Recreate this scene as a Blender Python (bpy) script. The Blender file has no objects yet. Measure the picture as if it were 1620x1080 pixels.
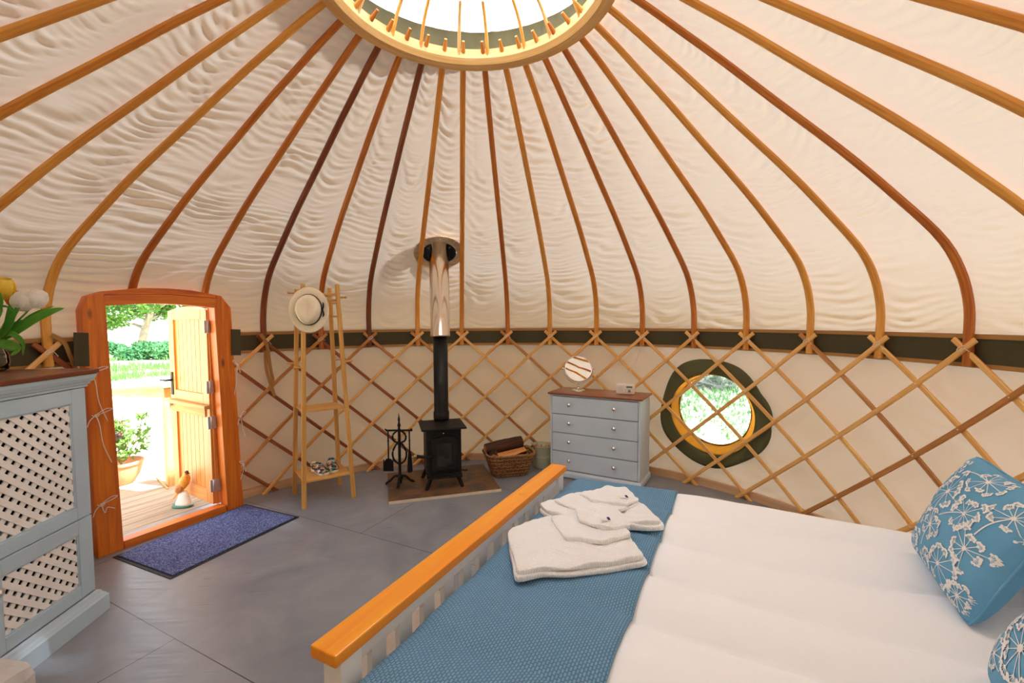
import bpy, bmesh, math, random
import numpy as np
from mathutils import Vector, Matrix

# ------------------------------------------------------------------ camera, light, exposure
SC = bpy.context.scene
COL = SC.collection
SC.view_settings.view_transform = 'Standard'
SC.view_settings.look = 'None'
SC.view_settings.gamma = 1.0
SC.view_settings.use_curve_mapping = False
SC.view_settings.exposure = 0.86
try:
    SC.cycles.use_denoising = True
    SC.cycles.max_bounces = 10
    SC.cycles.diffuse_bounces = 6
    SC.cycles.transmission_bounces = 6
    SC.cycles.transparent_max_bounces = 10
    SC.cycles.sample_clamp_indirect = 8.0
except Exception:
    pass

cam_d = bpy.data.cameras.new('camera')
cam_d.sensor_width = 36.0
cam_d.lens = 15.80
cam_d.clip_start = 0.02
cam_d.clip_end = 300
cam = bpy.data.objects.new('camera', cam_d)
COL.objects.link(cam)
_r = Vector((0.99571, -0.09220, -0.0069)).normalized()
_f = Vector((0.0918, 0.9946, -0.0485)).normalized()
_u = _r.cross(_f).normalized()
_f = _u.cross(_r).normalized()
cam.matrix_world = Matrix(((_r.x, _u.x, -_f.x, 0.0), (_r.y, _u.y, -_f.y, -2.2505),
                           (_r.z, _u.z, -_f.z, 1.5613), (0, 0, 0, 1)))
SC.camera = cam

world = bpy.data.worlds.new('sky'); SC.world = world
world.use_nodes = True
wn = world.node_tree; wn.nodes.clear()
w_out = wn.nodes.new('ShaderNodeOutputWorld'); w_bg = wn.nodes.new('ShaderNodeBackground')
w_sky = wn.nodes.new('ShaderNodeTexSky')
w_sky.sky_type = 'HOSEK_WILKIE'; w_sky.turbidity = 4.5
w_sky.sun_direction = Vector((0.50, -0.18, 0.85)).normalized(); w_sky.ground_albedo = 0.4
w_mix = wn.nodes.new('ShaderNodeMixRGB'); w_mix.inputs[0].default_value = 0.55
w_mix.inputs[2].default_value = (0.96, 0.99, 1.04, 1)
wn.links.new(w_sky.outputs[0], w_mix.inputs[1]); wn.links.new(w_mix.outputs[0], w_bg.inputs[0])
wn.links.new(w_bg.outputs[0], w_out.inputs[0])
w_bg.inputs[1].default_value = 3.2

sun_d = bpy.data.lights.new('sun', 'SUN'); sun_d.energy = 16.0; sun_d.angle = math.radians(2.0)
sun_d.color = (0.91, 0.96, 1.04)
sun = bpy.data.objects.new('sun', sun_d); COL.objects.link(sun)
sun.rotation_euler = Vector((0.50, -0.18, 0.85)).to_track_quat('Z', 'Y').to_euler()

random.seed(7)
rng = np.random.default_rng(11)
PI = math.pi
V3 = lambda *a: np.array(a, float)

# ------------------------------------------------------------------ mesh helper
ORG = {}
def unit(a):
    a = np.asarray(a, float); return a / (np.linalg.norm(a) + 1e-12)
class MB:
    def __init__(s): s.v = []; s.f = []; s.m = []; s.sm = []; s.g = []; s.n = 0
    def add(s, v, f, mi=0, smooth=False, g=None):
        v = np.asarray(v, float).reshape(-1, 3)
        s.v.append(v); s.g.append(v.copy() if g is None else np.asarray(g, float))
        o = s.n
        for q in f: s.f.append([i + o for i in q]); s.m.append(mi); s.sm.append(smooth)
        s.n += len(v); return s
    def box(s, c, size, ax=None, ay=None, az=None, mi=0):
        c = np.asarray(c, float); h = np.array(size, float) / 2
        ax = V3(1, 0, 0) if ax is None else unit(ax); az = V3(0, 0, 1) if az is None else unit(az)
        ay = unit(np.cross(az, ax)) if ay is None else unit(ay)
        L = np.array([(x, y, z) for x in (-1, 1) for y in (-1, 1) for z in (-1, 1)], float) * h
        v = c + L[:, :1] * ax + L[:, 1:2] * ay + L[:, 2:] * az
        o = list(np.argsort(-np.array(size))); off = rng.random(3) * 5
        s.add(v, [(0, 1, 3, 2), (4, 6, 7, 5), (0, 4, 5, 1), (2, 3, 7, 6), (0, 2, 6, 4), (1, 5, 7, 3)], mi, False, L[:, o] + off)
        return s
    def tube(s, pts, r=0.01, n=8, sec=None, up=(0, 0, 1), mi=0, smooth=True, caps=True, close=False, grain=None):
        P = np.asarray(pts, float); N = len(P)
        T = np.gradient(P, axis=0) if not close else np.roll(P, -1, 0) - np.roll(P, 1, 0)
        T /= np.linalg.norm(T, axis=1)[:, None] + 1e-12
        if sec is None:
            a = np.arange(n) * 2 * PI / n; sec = np.stack([np.cos(a), np.sin(a)], 1)
        sec = np.asarray(sec, float); n = len(sec)
        if isinstance(r, tuple): R = np.broadcast_to(np.array(r, float), (N, 2))
        else:
            R = np.asarray(r, float); R = np.full((N, 1), float(R)) if R.ndim == 0 else R.reshape(N, -1)
        up = np.broadcast_to(np.asarray(up, float), (N, 3)); side = None
        rows = []; gr = []; arc = 0; off = rng.random(3) * 5 if grain is None else grain
        for i in range(N):
            if i: arc += np.linalg.norm(P[i] - P[i - 1])
            t = T[i]; x = np.cross(up[i], t)
            if np.linalg.norm(x) < 1e-3: x = side if side is not None else np.cross((0.3, 1, 0.2), t)
            x = unit(x - t * (x @ t)); 
            if side is not None and x @ side < 0 and np.abs(up[i][2]) > .99 and abs(t[2]) > .95: x = -x
            side = x; y = np.cross(t, x)
            rr = R[i]; rx, ry = (rr[0], rr[0]) if len(rr) == 1 else rr
            rows.append(P[i] + sec[:, :1] * rx * x + sec[:, 1:] * ry * y)
            gr.append(np.stack([np.full(n, arc), sec[:, 0] * rx, sec[:, 1] * ry], 1) + off)
        v = np.concatenate(rows); g = np.concatenate(gr); f = []
        for i in range(N if close else N - 1):
            j = (i + 1) % N
            for k in range(n):
                l = (k + 1) % n; f.append((i * n + k, i * n + l, j * n + l, j * n + k))
        if caps and not close:
            f.append(tuple(range(n))[::-1]); f.append(tuple((N - 1) * n + k for k in range(n)))
        s.add(v, f, mi, smooth, g); return s
    def bar(s, a, b, w, t, up=(0, 0, 1), mi=0, ch=0.18):
        """straight timber from a to b, w wide, t thick, small chamfers"""
        c = ch * min(w, t); x, y = w / 2, t / 2
        sec = [(x, -y + c), (x, y - c), (x - c, y), (-x + c, y), (-x, y - c), (-x, -y + c), (-x + c, -y), (x - c, -y)]
        a = np.asarray(a, float); b = np.asarray(b, float)
        return s.tube([a, b], 1.0, sec=sec, up=up, mi=mi, smooth=False)
    def lathe(s, prof, c=(0, 0, 0), n=24, az=(0, 0, 1), ax=None, mi=0, smooth=True, sx=1, sy=1):
        az = unit(az); ax = unit(np.cross(az, (0.123, 0.9, 0.3)) if ax is None else ax); ay = np.cross(az, ax)
        a = np.arange(n) * 2 * PI / n; rows = []
        for r, z in prof:
            rows.append(np.asarray(c) + r * sx * np.cos(a)[:, None] * ax + r * sy * np.sin(a)[:, None] * ay + z * az)
        v = np.concatenate(rows); f = []
        for i in range(len(prof) - 1):
            for k in range(n):
                l = (k + 1) % n; f.append((i * n + k, i * n + l, (i + 1) * n + l, (i + 1) * n + k))
        if prof[0][0] > 1e-5: f.append(tuple(range(n))[::-1])
        if prof[-1][0] > 1e-5: f.append(tuple((len(prof) - 1) * n + k for k in range(n)))
        s.add(v, f, mi, smooth); return s
    def ring(s, prof, c=(0, 0, 0), n=48, mi=0, smooth=False, a0=0, a1=2 * PI, az=(0, 0, 1), ax=(1, 0, 0)):
        """closed profile (r,z) swept about az"""
        az = unit(az); ax = unit(ax); ay = np.cross(az, ax); full = abs(a1 - a0 - 2 * PI) < 1e-6
        a = np.linspace(a0, a1, n, endpoint=not full); m = len(prof); v = []; g = []
        for t in a:
            for r, z in prof:
                v.append(np.asarray(c) + r * math.cos(t) * ax + r * math.sin(t) * ay + z * az); g.append((t * prof[0][0], z, r))
        f = []
        for i in range(n if full else n - 1):
            j = (i + 1) % n
            for k in range(m):
                l = (k + 1) % m; f.append((i * m + k, j * m + k, j * m + l, i * m + l))
        if not full: f.append(tuple(range(m))); f.append(tuple((n - 1) * m + k for k in range(m))[::-1])
        s.add(v, f, mi, smooth, g); return s
    def grid(s, P, mi=0, smooth=True, closeu=False, keep=None, flip=False, g=None):
        nu, nv = P.shape[:2]; f = []
        for i in range(nu if closeu else nu - 1):
            j = (i + 1) % nu
            for k in range(nv - 1):
                if keep is not None and not keep[i, k]: continue
                q = (i * nv + k, j * nv + k, j * nv + k + 1, i * nv + k + 1); f.append(q[::-1] if flip else q)
        s.add(P.reshape(-1, 3), f, mi, smooth, None if g is None else g.reshape(-1, 3)); return s
    def prism(s, poly, o, ax, ay, az, d, mi=0, smooth=False):
        """2-D polygon in plane (ax, ay), extruded by d along az"""
        o = np.asarray(o, float); ax, ay, az = (np.asarray(q, float) for q in (ax, ay, az)); poly = np.asarray(poly, float)
        b = o + poly[:, :1] * ax + poly[:, 1:] * ay; n = len(poly)
        f = [tuple(range(n))[::-1], tuple(range(n, 2 * n))] + [(i, (i + 1) % n, (i + 1) % n + n, i + n) for i in range(n)]
        off = rng.random(3) * 5; long = np.ptp(poly, axis=0).argmax()
        g2 = np.stack([poly[:, long], poly[:, 1 - long], 0 * poly[:, 0]], 1)
        s.add(np.concatenate([b, b + d * az]), f, mi, smooth, np.concatenate([g2, g2 + (0, 0, d)]) + off); return s
    def ball(s, c, r, n=12, az=(0, 0, 1), mi=0, ax=None):
        r = np.atleast_1d(r).astype(float); r = np.repeat(r, 3) if len(r) == 1 else r
        pr = [(math.sin(t), -math.cos(t)) for t in np.linspace(0, PI, n // 2 + 1)]
        pr[0] = (1e-6, -1); pr[-1] = (1e-6, 1)
        s.lathe([(a, z * r[2]) for a, z in pr], c, n, az, ax, mi, True, r[0], r[1]); return s
    def build(s, name, mats, parent=None, bevel=0, solid=0, subs=0, fix=True):
        v = np.concatenate(s.v) if s.v else np.zeros((0, 3)); g = np.concatenate(s.g)
        if parent is None: org = V3((v[:, 0].min() + v[:, 0].max()) / 2, (v[:, 1].min() + v[:, 1].max()) / 2, v[:, 2].min())
        else: org = ORG[parent.name]
        me = bpy.data.meshes.new(name); me.from_pydata((v - org).tolist(), [], s.f); 
        if not isinstance(mats, (list, tuple)): mats = [mats]
        for m in mats: me.materials.append(m)
        me.polygons.foreach_set('material_index', s.m); me.polygons.foreach_set('use_smooth', s.sm)
        at = me.attributes.new('grain', 'FLOAT_VECTOR', 'POINT'); at.data.foreach_set('vector', g.astype(np.float32).ravel())
        me.update()
        if fix:
            bm = bmesh.new(); bm.from_mesh(me); bmesh.ops.recalc_face_normals(bm, faces=bm.faces); bm.to_mesh(me); bm.free()
        o = bpy.data.objects.new(name, me); COL.objects.link(o)
        if parent is None: o.location = org
        else: o.parent = parent
        ORG[o.name] = org
        if solid:
            m = o.modifiers.new('thick', 'SOLIDIFY'); m.thickness = solid; m.offset = 0
        if bevel:
            m = o.modifiers.new('bevel', 'BEVEL'); m.width = bevel; m.segments = 2; m.limit_method = 'ANGLE'; m.angle_limit = math.radians(40)
        if subs:
            m = o.modifiers.new('sub', 'SUBSURF'); m.levels = subs; m.render_levels = subs
        return o

def tag(o, label=None, cat=None, group=None, kind=None):
    if label: o['label'] = label
    if cat: o['category'] = cat
    if group: o['group'] = group
    if kind: o['kind'] = kind
    return o
def thing(name, label, cat, loc, group=None, kind=None):
    o = bpy.data.objects.new(name, None); COL.objects.link(o); o.location = loc; o.empty_display_size = 0.1
    ORG[o.name] = np.asarray(loc, float); return tag(o, label, cat, group, kind)
def copy_tree(o, loc, rotz=0, parent=None):
    c = o.copy(); COL.objects.link(c)
    if parent is None: c.location = loc; c.rotation_euler = (0, 0, rotz)
    else: c.parent = parent
    for ch in list(o.children): copy_tree(ch, None, 0, c)
    return c
def interp_path(pts, n, k=3):
    """Catmull-Rom through pts"""
    P = np.asarray(pts, float); P = np.vstack([2 * P[0] - P[1], P, 2 * P[-1] - P[-2]]); m = len(P) - 3; out = []
    for t in np.linspace(0, m - 1e-9, n):
        i = int(t); u = t - i; a, b, c, d = P[i:i + 4]
        out.append(.5 * ((2 * b) + (-a + c) * u + (2 * a - 5 * b + 4 * c - d) * u * u + (-a + 3 * b - 3 * c + d) * u ** 3))
    return np.array(out)
def snoise(x, y, seed=0, n=7, lo=.5, hi=2.2):
    """smooth sum-of-sines noise, about -1..1"""
    q = np.random.default_rng(seed); o = 0
    for _ in range(n):
        a = q.random() * 2 * PI; k = lo + (hi - lo) * q.random()
        o = o + np.sin(k * (x * math.cos(a) + y * math.sin(a)) * 2 * PI + q.random() * 2 * PI)
    return o / n * 1.8

# ------------------------------------------------------------------ materials
def new_mat(name):
    m = bpy.data.materials.new(name); m.use_nodes = True; nt = m.node_tree; nt.nodes.clear()
    out = nt.nodes.new('ShaderNodeOutputMaterial'); b = nt.nodes.new('ShaderNodeBsdfPrincipled')
    nt.links.new(b.outputs[0], out.inputs[0]); return m, nt, b, out
def rgb(c): return (c[0], c[1], c[2], 1)
def srgb(*c):
    return tuple((x / 255 / 12.92 if x / 255 <= .04045 else ((x / 255 + .055) / 1.055) ** 2.4) for x in c)
def ramp(nt, stops, fac=None, interp='LINEAR'):
    r = nt.nodes.new('ShaderNodeValToRGB'); r.color_ramp.interpolation = interp
    e = r.color_ramp.elements
    while len(e) > 1: e.remove(e[-1])
    e[0].position = stops[0][0]; e[0].color = rgb(stops[0][1])
    for p, c in stops[1:]:
        x = e.new(p); x.color = rgb(c)
    if fac is not None: nt.links.new(fac, r.inputs[0])
    return r
def coords(nt, kind='Object', scale=(1, 1, 1), attr=None, rot=(0, 0, 0)):
    if attr: t = nt.nodes.new('ShaderNodeAttribute'); t.attribute_name = attr; o = t.outputs['Vector']
    else: t = nt.nodes.new('ShaderNodeTexCoord'); o = t.outputs[kind]
    mp = nt.nodes.new('ShaderNodeMapping'); mp.inputs['Scale'].default_value = scale; mp.inputs['Rotation'].default_value = rot
    nt.links.new(o, mp.inputs[0]); return mp.outputs[0]
def noise(nt, vec, scale=5, detail=4, rough=.5, dist=0):
    n = nt.nodes.new('ShaderNodeTexNoise'); n.inputs['Scale'].default_value = scale; n.inputs['Detail'].default_value = detail
    n.inputs['Roughness'].default_value = rough; n.inputs['Distortion'].default_value = dist
    nt.links.new(vec, n.inputs['Vector']); return n.outputs['Fac']
def bump(nt, b, h, strength=.3, dist=.002):
    n = nt.nodes.new('ShaderNodeBump'); n.inputs['Strength'].default_value = strength; n.inputs['Distance'].default_value = dist
    nt.links.new(h, n.inputs['Height']); nt.links.new(n.outputs[0], b.inputs['Normal']); return n
def plain(name, c, rough=.5, metal=0, var=.06, scale=20, bmp=0, spec=.5, coat=0):
    m, nt, b, out = new_mat(name); v = coords(nt, 'Object')
    f = noise(nt, v, scale, 3)
    c = np.array(c); r = ramp(nt, [(.3, c * (1 - var)), (.7, np.minimum(c * (1 + var), 1))], f)
    nt.links.new(r.outputs[0], b.inputs['Base Color']); b.inputs['Roughness'].default_value = rough; b.inputs['Metallic'].default_value = metal
    b.inputs['Specular IOR Level'].default_value = spec
    if coat: b.inputs['Coat Weight'].default_value = coat; b.inputs['Coat Roughness'].default_value = .15
    if bmp: bump(nt, b, f, bmp)
    return m
def wood(name, light, dark, rough=.45, k=1.0, coat=0, knots=0):
    m, nt, b, out = new_mat(name); v = coords(nt, attr='grain', scale=(2.2 * k, 42 * k, 42 * k))
    f = noise(nt, v, 1.6, 5, .6, .6); v2 = coords(nt, attr='grain', scale=(.9, 6, 6)); f2 = noise(nt, v2, 1.3, 3)
    mx = nt.nodes.new('ShaderNodeMath'); mx.operation = 'MULTIPLY_ADD'; nt.links.new(f, mx.inputs[0]); mx.inputs[1].default_value = .62
    m2 = nt.nodes.new('ShaderNodeMath'); m2.operation = 'MULTIPLY'; nt.links.new(f2, m2.inputs[0]); m2.inputs[1].default_value = .38
    nt.links.new(m2.outputs[0], mx.inputs[2])
    r = ramp(nt, [(.34, dark), (.5, (np.array(light) + np.array(dark)) / 2), (.62, light)], mx.outputs[0]); col = r.outputs[0]
    if knots:
        vk = coords(nt, attr='grain', scale=(3.0, 8, 8)); vo = nt.nodes.new('ShaderNodeTexVoronoi'); vo.inputs['Scale'].default_value = 1.0
        nt.links.new(vk, vo.inputs['Vector']); kr = ramp(nt, [(0.0, (.0, .0, .0)), (.07, (.15, .15, .15)), (.16, (1, 1, 1))], vo.outputs['Distance'])
        mm = nt.nodes.new('ShaderNodeMixRGB'); mm.blend_type = 'MIX'; nt.links.new(kr.outputs[0], mm.inputs[0])
        mm.inputs[1].default_value = rgb(np.array(dark) * .35); nt.links.new(col, mm.inputs[2]); col = mm.outputs[0]
    nt.links.new(col, b.inputs['Base Color']); b.inputs['Roughness'].default_value = rough
    if coat: b.inputs['Coat Weight'].default_value = coat; b.inputs['Coat Roughness'].default_value = .2
    bump(nt, b, f, .15, .001); return m
def cloth(name, c, transl=0, tcol=None, var=.05, weave=900, scale=3, bmp=.1, rough=.9, c2=None):
    m, nt, b, out = new_mat(name); v = coords(nt, 'Object'); f = noise(nt, v, scale, 4); c = np.array(c)
    r = ramp(nt, [(.3, c * (1 - var)), (.7, np.minimum(c * (1 + var), 1)) if c2 is None else (.7, c2)], f)
    nt.links.new(r.outputs[0], b.inputs['Base Color']); b.inputs['Roughness'].default_value = rough; b.inputs['Specular IOR Level'].default_value = .15
    f2 = noise(nt, v, weave, 1); bump(nt, b, f2, bmp, .0005)
    if transl:
        t = nt.nodes.new('ShaderNodeBsdfTranslucent'); t.inputs[0].default_value = rgb(tcol); mx = nt.nodes.new('ShaderNodeMixShader')
        mx.inputs[0].default_value = transl; nt.links.new(b.outputs[0], mx.inputs[1]); nt.links.new(t.outputs[0], mx.inputs[2]); nt.links.new(mx.outputs[0], out.inputs[0])
    return m
def glass(name, tint=(1, 1, 1), refl=.1, haze=0, rough=.02, bmp=0):
    m, nt, b, out = new_mat(name); nt.nodes.remove(b)
    t = nt.nodes.new('ShaderNodeBsdfTransparent'); t.inputs[0].default_value = rgb(tint)
    g = nt.nodes.new('ShaderNodeBsdfGlossy'); g.inputs['Roughness'].default_value = rough
    fr = nt.nodes.new('ShaderNodeFresnel'); fr.inputs[0].default_value = 1.3 + refl
    mx = nt.nodes.new('ShaderNodeMixShader'); nt.links.new(fr.outputs[0], mx.inputs[0]); nt.links.new(t.outputs[0], mx.inputs[1]); nt.links.new(g.outputs[0], mx.inputs[2])
    last = mx.outputs[0]
    if bmp:
        bn = nt.nodes.new('ShaderNodeBump'); bn.inputs['Strength'].default_value = bmp; bn.inputs['Distance'].default_value = .02
        f = noise(nt, coords(nt, 'Object'), 9, 3, .6, 1.5); nt.links.new(f, bn.inputs['Height'])
        nt.links.new(bn.outputs[0], g.inputs['Normal']); nt.links.new(bn.outputs[0], fr.inputs['Normal'])
    if haze:
        d = nt.nodes.new('ShaderNodeBsdfTranslucent'); d.inputs[0].default_value = (.95, .97, 1, 1); m2 = nt.nodes.new('ShaderNodeMixShader')
        if bmp:
            f3 = noise(nt, coords(nt, 'Object', scale=(1, 1, 2)), 5, 4, .6, 2.5); rr = ramp(nt, [(.45, (haze * .35,) * 3), (.62, (haze * 1.9,) * 3)], f3); nt.links.new(rr.outputs[0], m2.inputs[0])
        else: m2.inputs[0].default_value = haze
        nt.links.new(last, m2.inputs[1]); nt.links.new(d.outputs[0], m2.inputs[2]); last = m2.outputs[0]
    nt.links.new(last, out.inputs[0]); return m

CANVAS = cloth('canvas', srgb(198, 166, 128), .09, (.62, .53, .42), weave=700, scale=1.3, var=.03, bmp=.15)
CANVAS_W = cloth('wall canvas', srgb(191, 154, 114), .07, (.60, .50, .39), weave=700, scale=1.3, var=.03, bmp=.15)
OLIVE = cloth('olive canvas', srgb(84, 78, 58), .06, (.30, .28, .16), weave=700)
OLIVE2 = cloth('window surround olive', srgb(104, 104, 74), .16, (.40, .36, .16), weave=700, scale=6)
OCHRE = cloth('ochre webbing', srgb(186, 140, 84), .15, (.7, .45, .15), weave=900)
OCHRE2 = cloth('window surround ochre', srgb(196, 146, 70), .35, (.85, .55, .16), weave=900, scale=8, var=.15)
HONEY = wood('honey ash', srgb(240, 178, 84), srgb(212, 136, 46))
HONEY2 = wood('golden ash', srgb(234, 164, 66), srgb(200, 116, 34))
AMBER = wood('amber ash', srgb(216, 134, 48), srgb(168, 86, 22))
CHEST = wood('chestnut ash', srgb(150, 80, 34), srgb(96, 42, 16))
LATHW = wood('pale lath ash', srgb(250, 200, 122), srgb(230, 166, 84))
LATHM = wood('lath amber', srgb(214, 152, 84), srgb(174, 108, 48))
LATHR = wood('lath russet', srgb(172, 96, 48), srgb(128, 62, 26))
RINGW = wood('pale crown ash', srgb(238, 198, 134), srgb(216, 164, 92), k=.6)
DOORW = wood('door larch', srgb(234, 130, 18), srgb(194, 82, 4), .45, .5, .1, 1)
LEAFW = wood('door leaf larch', srgb(232, 158, 76), srgb(206, 120, 42), .45, .6, .2)
BAMBOO = wood('bamboo', srgb(226, 176, 96), srgb(200, 142, 66), .4, .7)
RAILW = wood('bed cap lacquer', srgb(255, 172, 4), srgb(248, 140, 0), .35, .35, .3)
DARKTOP = wood('stained pine top', srgb(168, 84, 38), srgb(116, 48, 18), .3, .5, .4)
COUNTER = wood('stained counter', srgb(140, 70, 32), srgb(96, 42, 18), .3, .4, .4)
BOARD = wood('base board pine', srgb(222, 182, 142), srgb(200, 156, 112), .6, .5)
DECKW = wood('weathered deck', srgb(196, 176, 150), srgb(150, 128, 104), .8, .5)
POSTW = wood('rail timber', srgb(226, 178, 110), srgb(200, 146, 80), .7, .6)
WHITE = plain('white paint', srgb(252, 250, 248), .4, var=.02)
BLUE = plain('duck egg paint', srgb(204, 218, 230), .45, var=.03, scale=6)
BLUE2 = plain('duck egg cabinet paint', srgb(188, 208, 222), .45, var=.04, scale=6)
LATT = plain('lattice white', srgb(250, 246, 242), .5, var=.03)
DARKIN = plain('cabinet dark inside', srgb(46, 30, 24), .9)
BLACK = plain('matt black iron', (.009, .008, .008), .55, 0, var=.2, spec=.3)
BLACKP = plain('black stove pipe', (.006, .006, .006), .42, 0, var=.1, spec=.35)
STEEL = plain('stainless steel', (.72, .66, .58), .18, 1, var=.04, scale=3)
CHROME = plain('chrome', (.9, .88, .86), .15, 1, var=.02)
BRASS = plain('brass', (.55, .42, .15), .35, 1)
GALV = plain('galvanised hinge', (.6, .58, .55), .45, .8)
CORDW = plain('white cord', srgb(236, 226, 210), .8)
RUBBER = plain('black rubber', (.012, .012, .013), .7)
SOOT = plain('sooty glass', (.02, .016, .012), .12, 0, var=.6, scale=8)
# ------------------------------------------------------------------ the yurt shell
R0 = 2.75
DL = 0.1791839; PHI = -0.0329588
def az_k(k): return PHI + k * DL
def cyl(a, r, z): return V3(r * math.sin(a), r * math.cos(a), z)
# door plane: A = left foot of the frame, e along the sill, n towards the room
DA = V3(-2.462, .904, 0); DE = unit(V3(.56, .829, 0)); DN = V3(.829, -.56, 0)
def dp(s, d, z): return DA + DE * s + DN * d + V3(0, 0, z)
az_t = math.atan2(*dp(.83, 0, 0)[:2]); az_l = math.atan2(*dp(.09, 0, 0)[:2]); az_r = math.atan2(*dp(.87, 0, 0)[:2])
WIN_A = az_k(5.36); WIN_Z = .72      # round window centre
FLUE = V3(-.295, 2.19, 0); FHC = V3(-.30, 2.265, 0)

def floor_mat():
    m, nt, b, out = new_mat('grey painted boards')
    t = nt.nodes.new('ShaderNodeTexCoord'); v = t.outputs['Object']
    def dot(vec):
        d = nt.nodes.new('ShaderNodeVectorMath'); d.operation = 'DOT_PRODUCT'; nt.links.new(v, d.inputs[0]); d.inputs[1].default_value = vec; return d.outputs['Value']
    def M(op, a, b_=None, c=None):
        x = nt.nodes.new('ShaderNodeMath'); x.operation = op
        for i, q in enumerate((a, b_, c)):
            if q is None: continue
            if isinstance(q, (int, float)): x.inputs[i].default_value = q
            else: nt.links.new(q, x.inputs[i])
        return x.outputs[0]
    P0 = V3(-1.469, .04, 0); ex = unit(V3(.556, -.348, 0)); ey = V3(-ex[1], ex[0], 0)
    yy = M('SUBTRACT', dot(ey), float(P0 @ ey)); xx = M('SUBTRACT', dot(ex), float(P0 @ ex))
    row = M('FLOOR', M('DIVIDE', yy, 1.22)); xs = M('ADD', xx, M('MULTIPLY', M('ADD', row, 1.0), 1.22))
    gap = M('MINIMUM', M('PINGPONG', yy, .61), M('PINGPONG', xs, 1.22)); line = M('LESS_THAN', gap, .0022)
    mp = nt.nodes.new('ShaderNodeMapping'); mp.inputs['Scale'].default_value = (1, 1, 1); nt.links.new(v, mp.inputs[0])
    f = noise(nt, mp.outputs[0], 2.2, 6, .6, .8); base = ramp(nt, [(.3, srgb(122, 127, 136)), (.55, srgb(140, 143, 150)), (.75, srgb(154, 156, 160))], f)
    f2 = noise(nt, mp.outputs[0], 1.1, 3, .5, 1.5); rd = ramp(nt, [(.60, (0, 0, 0)), (.72, (.35, .35, .35))], f2)
    m1 = nt.nodes.new('ShaderNodeMixRGB'); nt.links.new(rd.outputs[0], m1.inputs[0]); nt.links.new(base.outputs[0], m1.inputs[1]); m1.inputs[2].default_value = rgb(srgb(142, 118, 118))
    # brushed scuffs along the boards
    mp2 = nt.nodes.new('ShaderNodeMapping'); mp2.inputs['Rotation'].default_value = (0, 0, math.atan2(.348, .556)); mp2.inputs['Scale'].default_value = (1.2, 26, 1); nt.links.new(v, mp2.inputs[0])
    f3 = noise(nt, mp2.outputs[0], 3, 4, .6); sc = ramp(nt, [(.62, (0, 0, 0)), (.75, (.22, .22, .22))], f3)
    m2 = nt.nodes.new('ShaderNodeMixRGB'); nt.links.new(sc.outputs[0], m2.inputs[0]); nt.links.new(m1.outputs[0], m2.inputs[1]); m2.inputs[2].default_value = rgb(srgb(168, 168, 172))
    m3 = nt.nodes.new('ShaderNodeMixRGB'); nt.links.new(line, m3.inputs[0]); nt.links.new(m2.outputs[0], m3.inputs[1]); m3.inputs[2].default_value = rgb(srgb(34, 34, 38))
    nt.links.new(m3.outputs[0], b.inputs['Base Color'])
    rr = ramp(nt, [(.3, (.26,) * 3), (.7, (.48,) * 3)], f3); nt.links.new(rr.outputs[0], b.inputs['Roughness'])
    bump(nt, b, f3, .12, .002); return m
fl = MB(); aa = np.linspace(0, 2 * PI, 96, endpoint=False)
fl.prism(np.stack([2.84 * np.cos(aa), 2.84 * np.sin(aa)], 1), (0, 0, -.12), (1, 0, 0), (0, 1, 0), (0, 0, 1), .12)
o = fl.build('floor', floor_mat()); o.data.transform(Matrix.Translation(o.location)); o.location = (0, 0, 0); tag(o, kind='structure')

# roof profile (r, z) followed by the steam-bent poles
PROF = interp_path([(2.712, 1.29), (2.714, 1.45), (2.712, 1.62), (2.655, 1.81), (2.53, 1.99), (2.27, 2.20), (1.97, 2.42), (1.57, 2.68), (1.28, 2.87), (1.07, 3.0), (.90, 3.105), (.75, 3.19)], 120)
def offset_prof(P, d):
    T = np.gradient(P, axis=0); T /= np.linalg.norm(T, axis=1)[:, None]; N = np.stack([T[:, 1], -T[:, 0]], 1); return P + N * d
NA = 35 * 16
AZ = np.arange(NA) * 2 * PI / NA - PI
kk = ((AZ - PHI) / DL); tt = (kk - np.floor(kk)) * 2 - 1; pan = np.floor(kk).astype(int)
cp = offset_prof(PROF, .03); cp = cp[cp[:, 1] > 1.455]; cp = np.vstack([[(2.752, 1.452)], cp])
arc = np.concatenate([[0], np.cumsum(np.linalg.norm(np.diff(cp, axis=0), axis=1))]); L = arc[-1]
S_ = np.linspace(0, L, 300); rr_ = np.interp(S_, arc, cp[:, 0]); zz_ = np.interp(S_, arc, cp[:, 1])
Tn = np.gradient(np.stack([rr_, zz_], 1), axis=0); Tn /= np.linalg.norm(Tn, axis=1)[:, None]; Nn = np.stack([Tn[:, 1], -Tn[:, 0]], 1)
A2, S2 = np.meshgrid(AZ, S_, indexing='ij'); T2 = np.repeat(tt[:, None], 300, 1); P2 = np.repeat(pan[:, None], 300, 1)
prng = np.random.default_rng(5); cv = prng.normal(0, .55, 200); tilt = prng.normal(0, .5, 200)
RR2 = np.repeat(rr_[None], NA, 0)
lat = T2 * .5 * DL * RR2
def wr(lam, seed, amp):
    ph = S2 / lam + (cv[P2 + 60] + .9) * (1 - T2 ** 2) + tilt[P2 + 60] * T2 + 1.1 * snoise(A2 * 1.6, S2 * 1.3, seed) + .22 * snoise(A2 * 5, S2 * 2.2, seed + 1)
    w = np.sin(2 * PI * ph); w = np.sign(w) * np.abs(w) ** .8
    env = .5 + .55 * snoise(A2 * 3, S2 * 1.8, seed + 2, lo=.4, hi=1.3); return amp * w * np.clip(env, .05, 1.3)
mid = (1 - .55 * T2 ** 4)
D = (wr(.115, 21, .0085) + wr(.062, 31, .0058) + wr(.036, 41, .0022)) * mid
seam = ((P2 % 3) == 0) * np.exp(-((T2 + .28) / .05) ** 2); D += -.004 * seam
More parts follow.
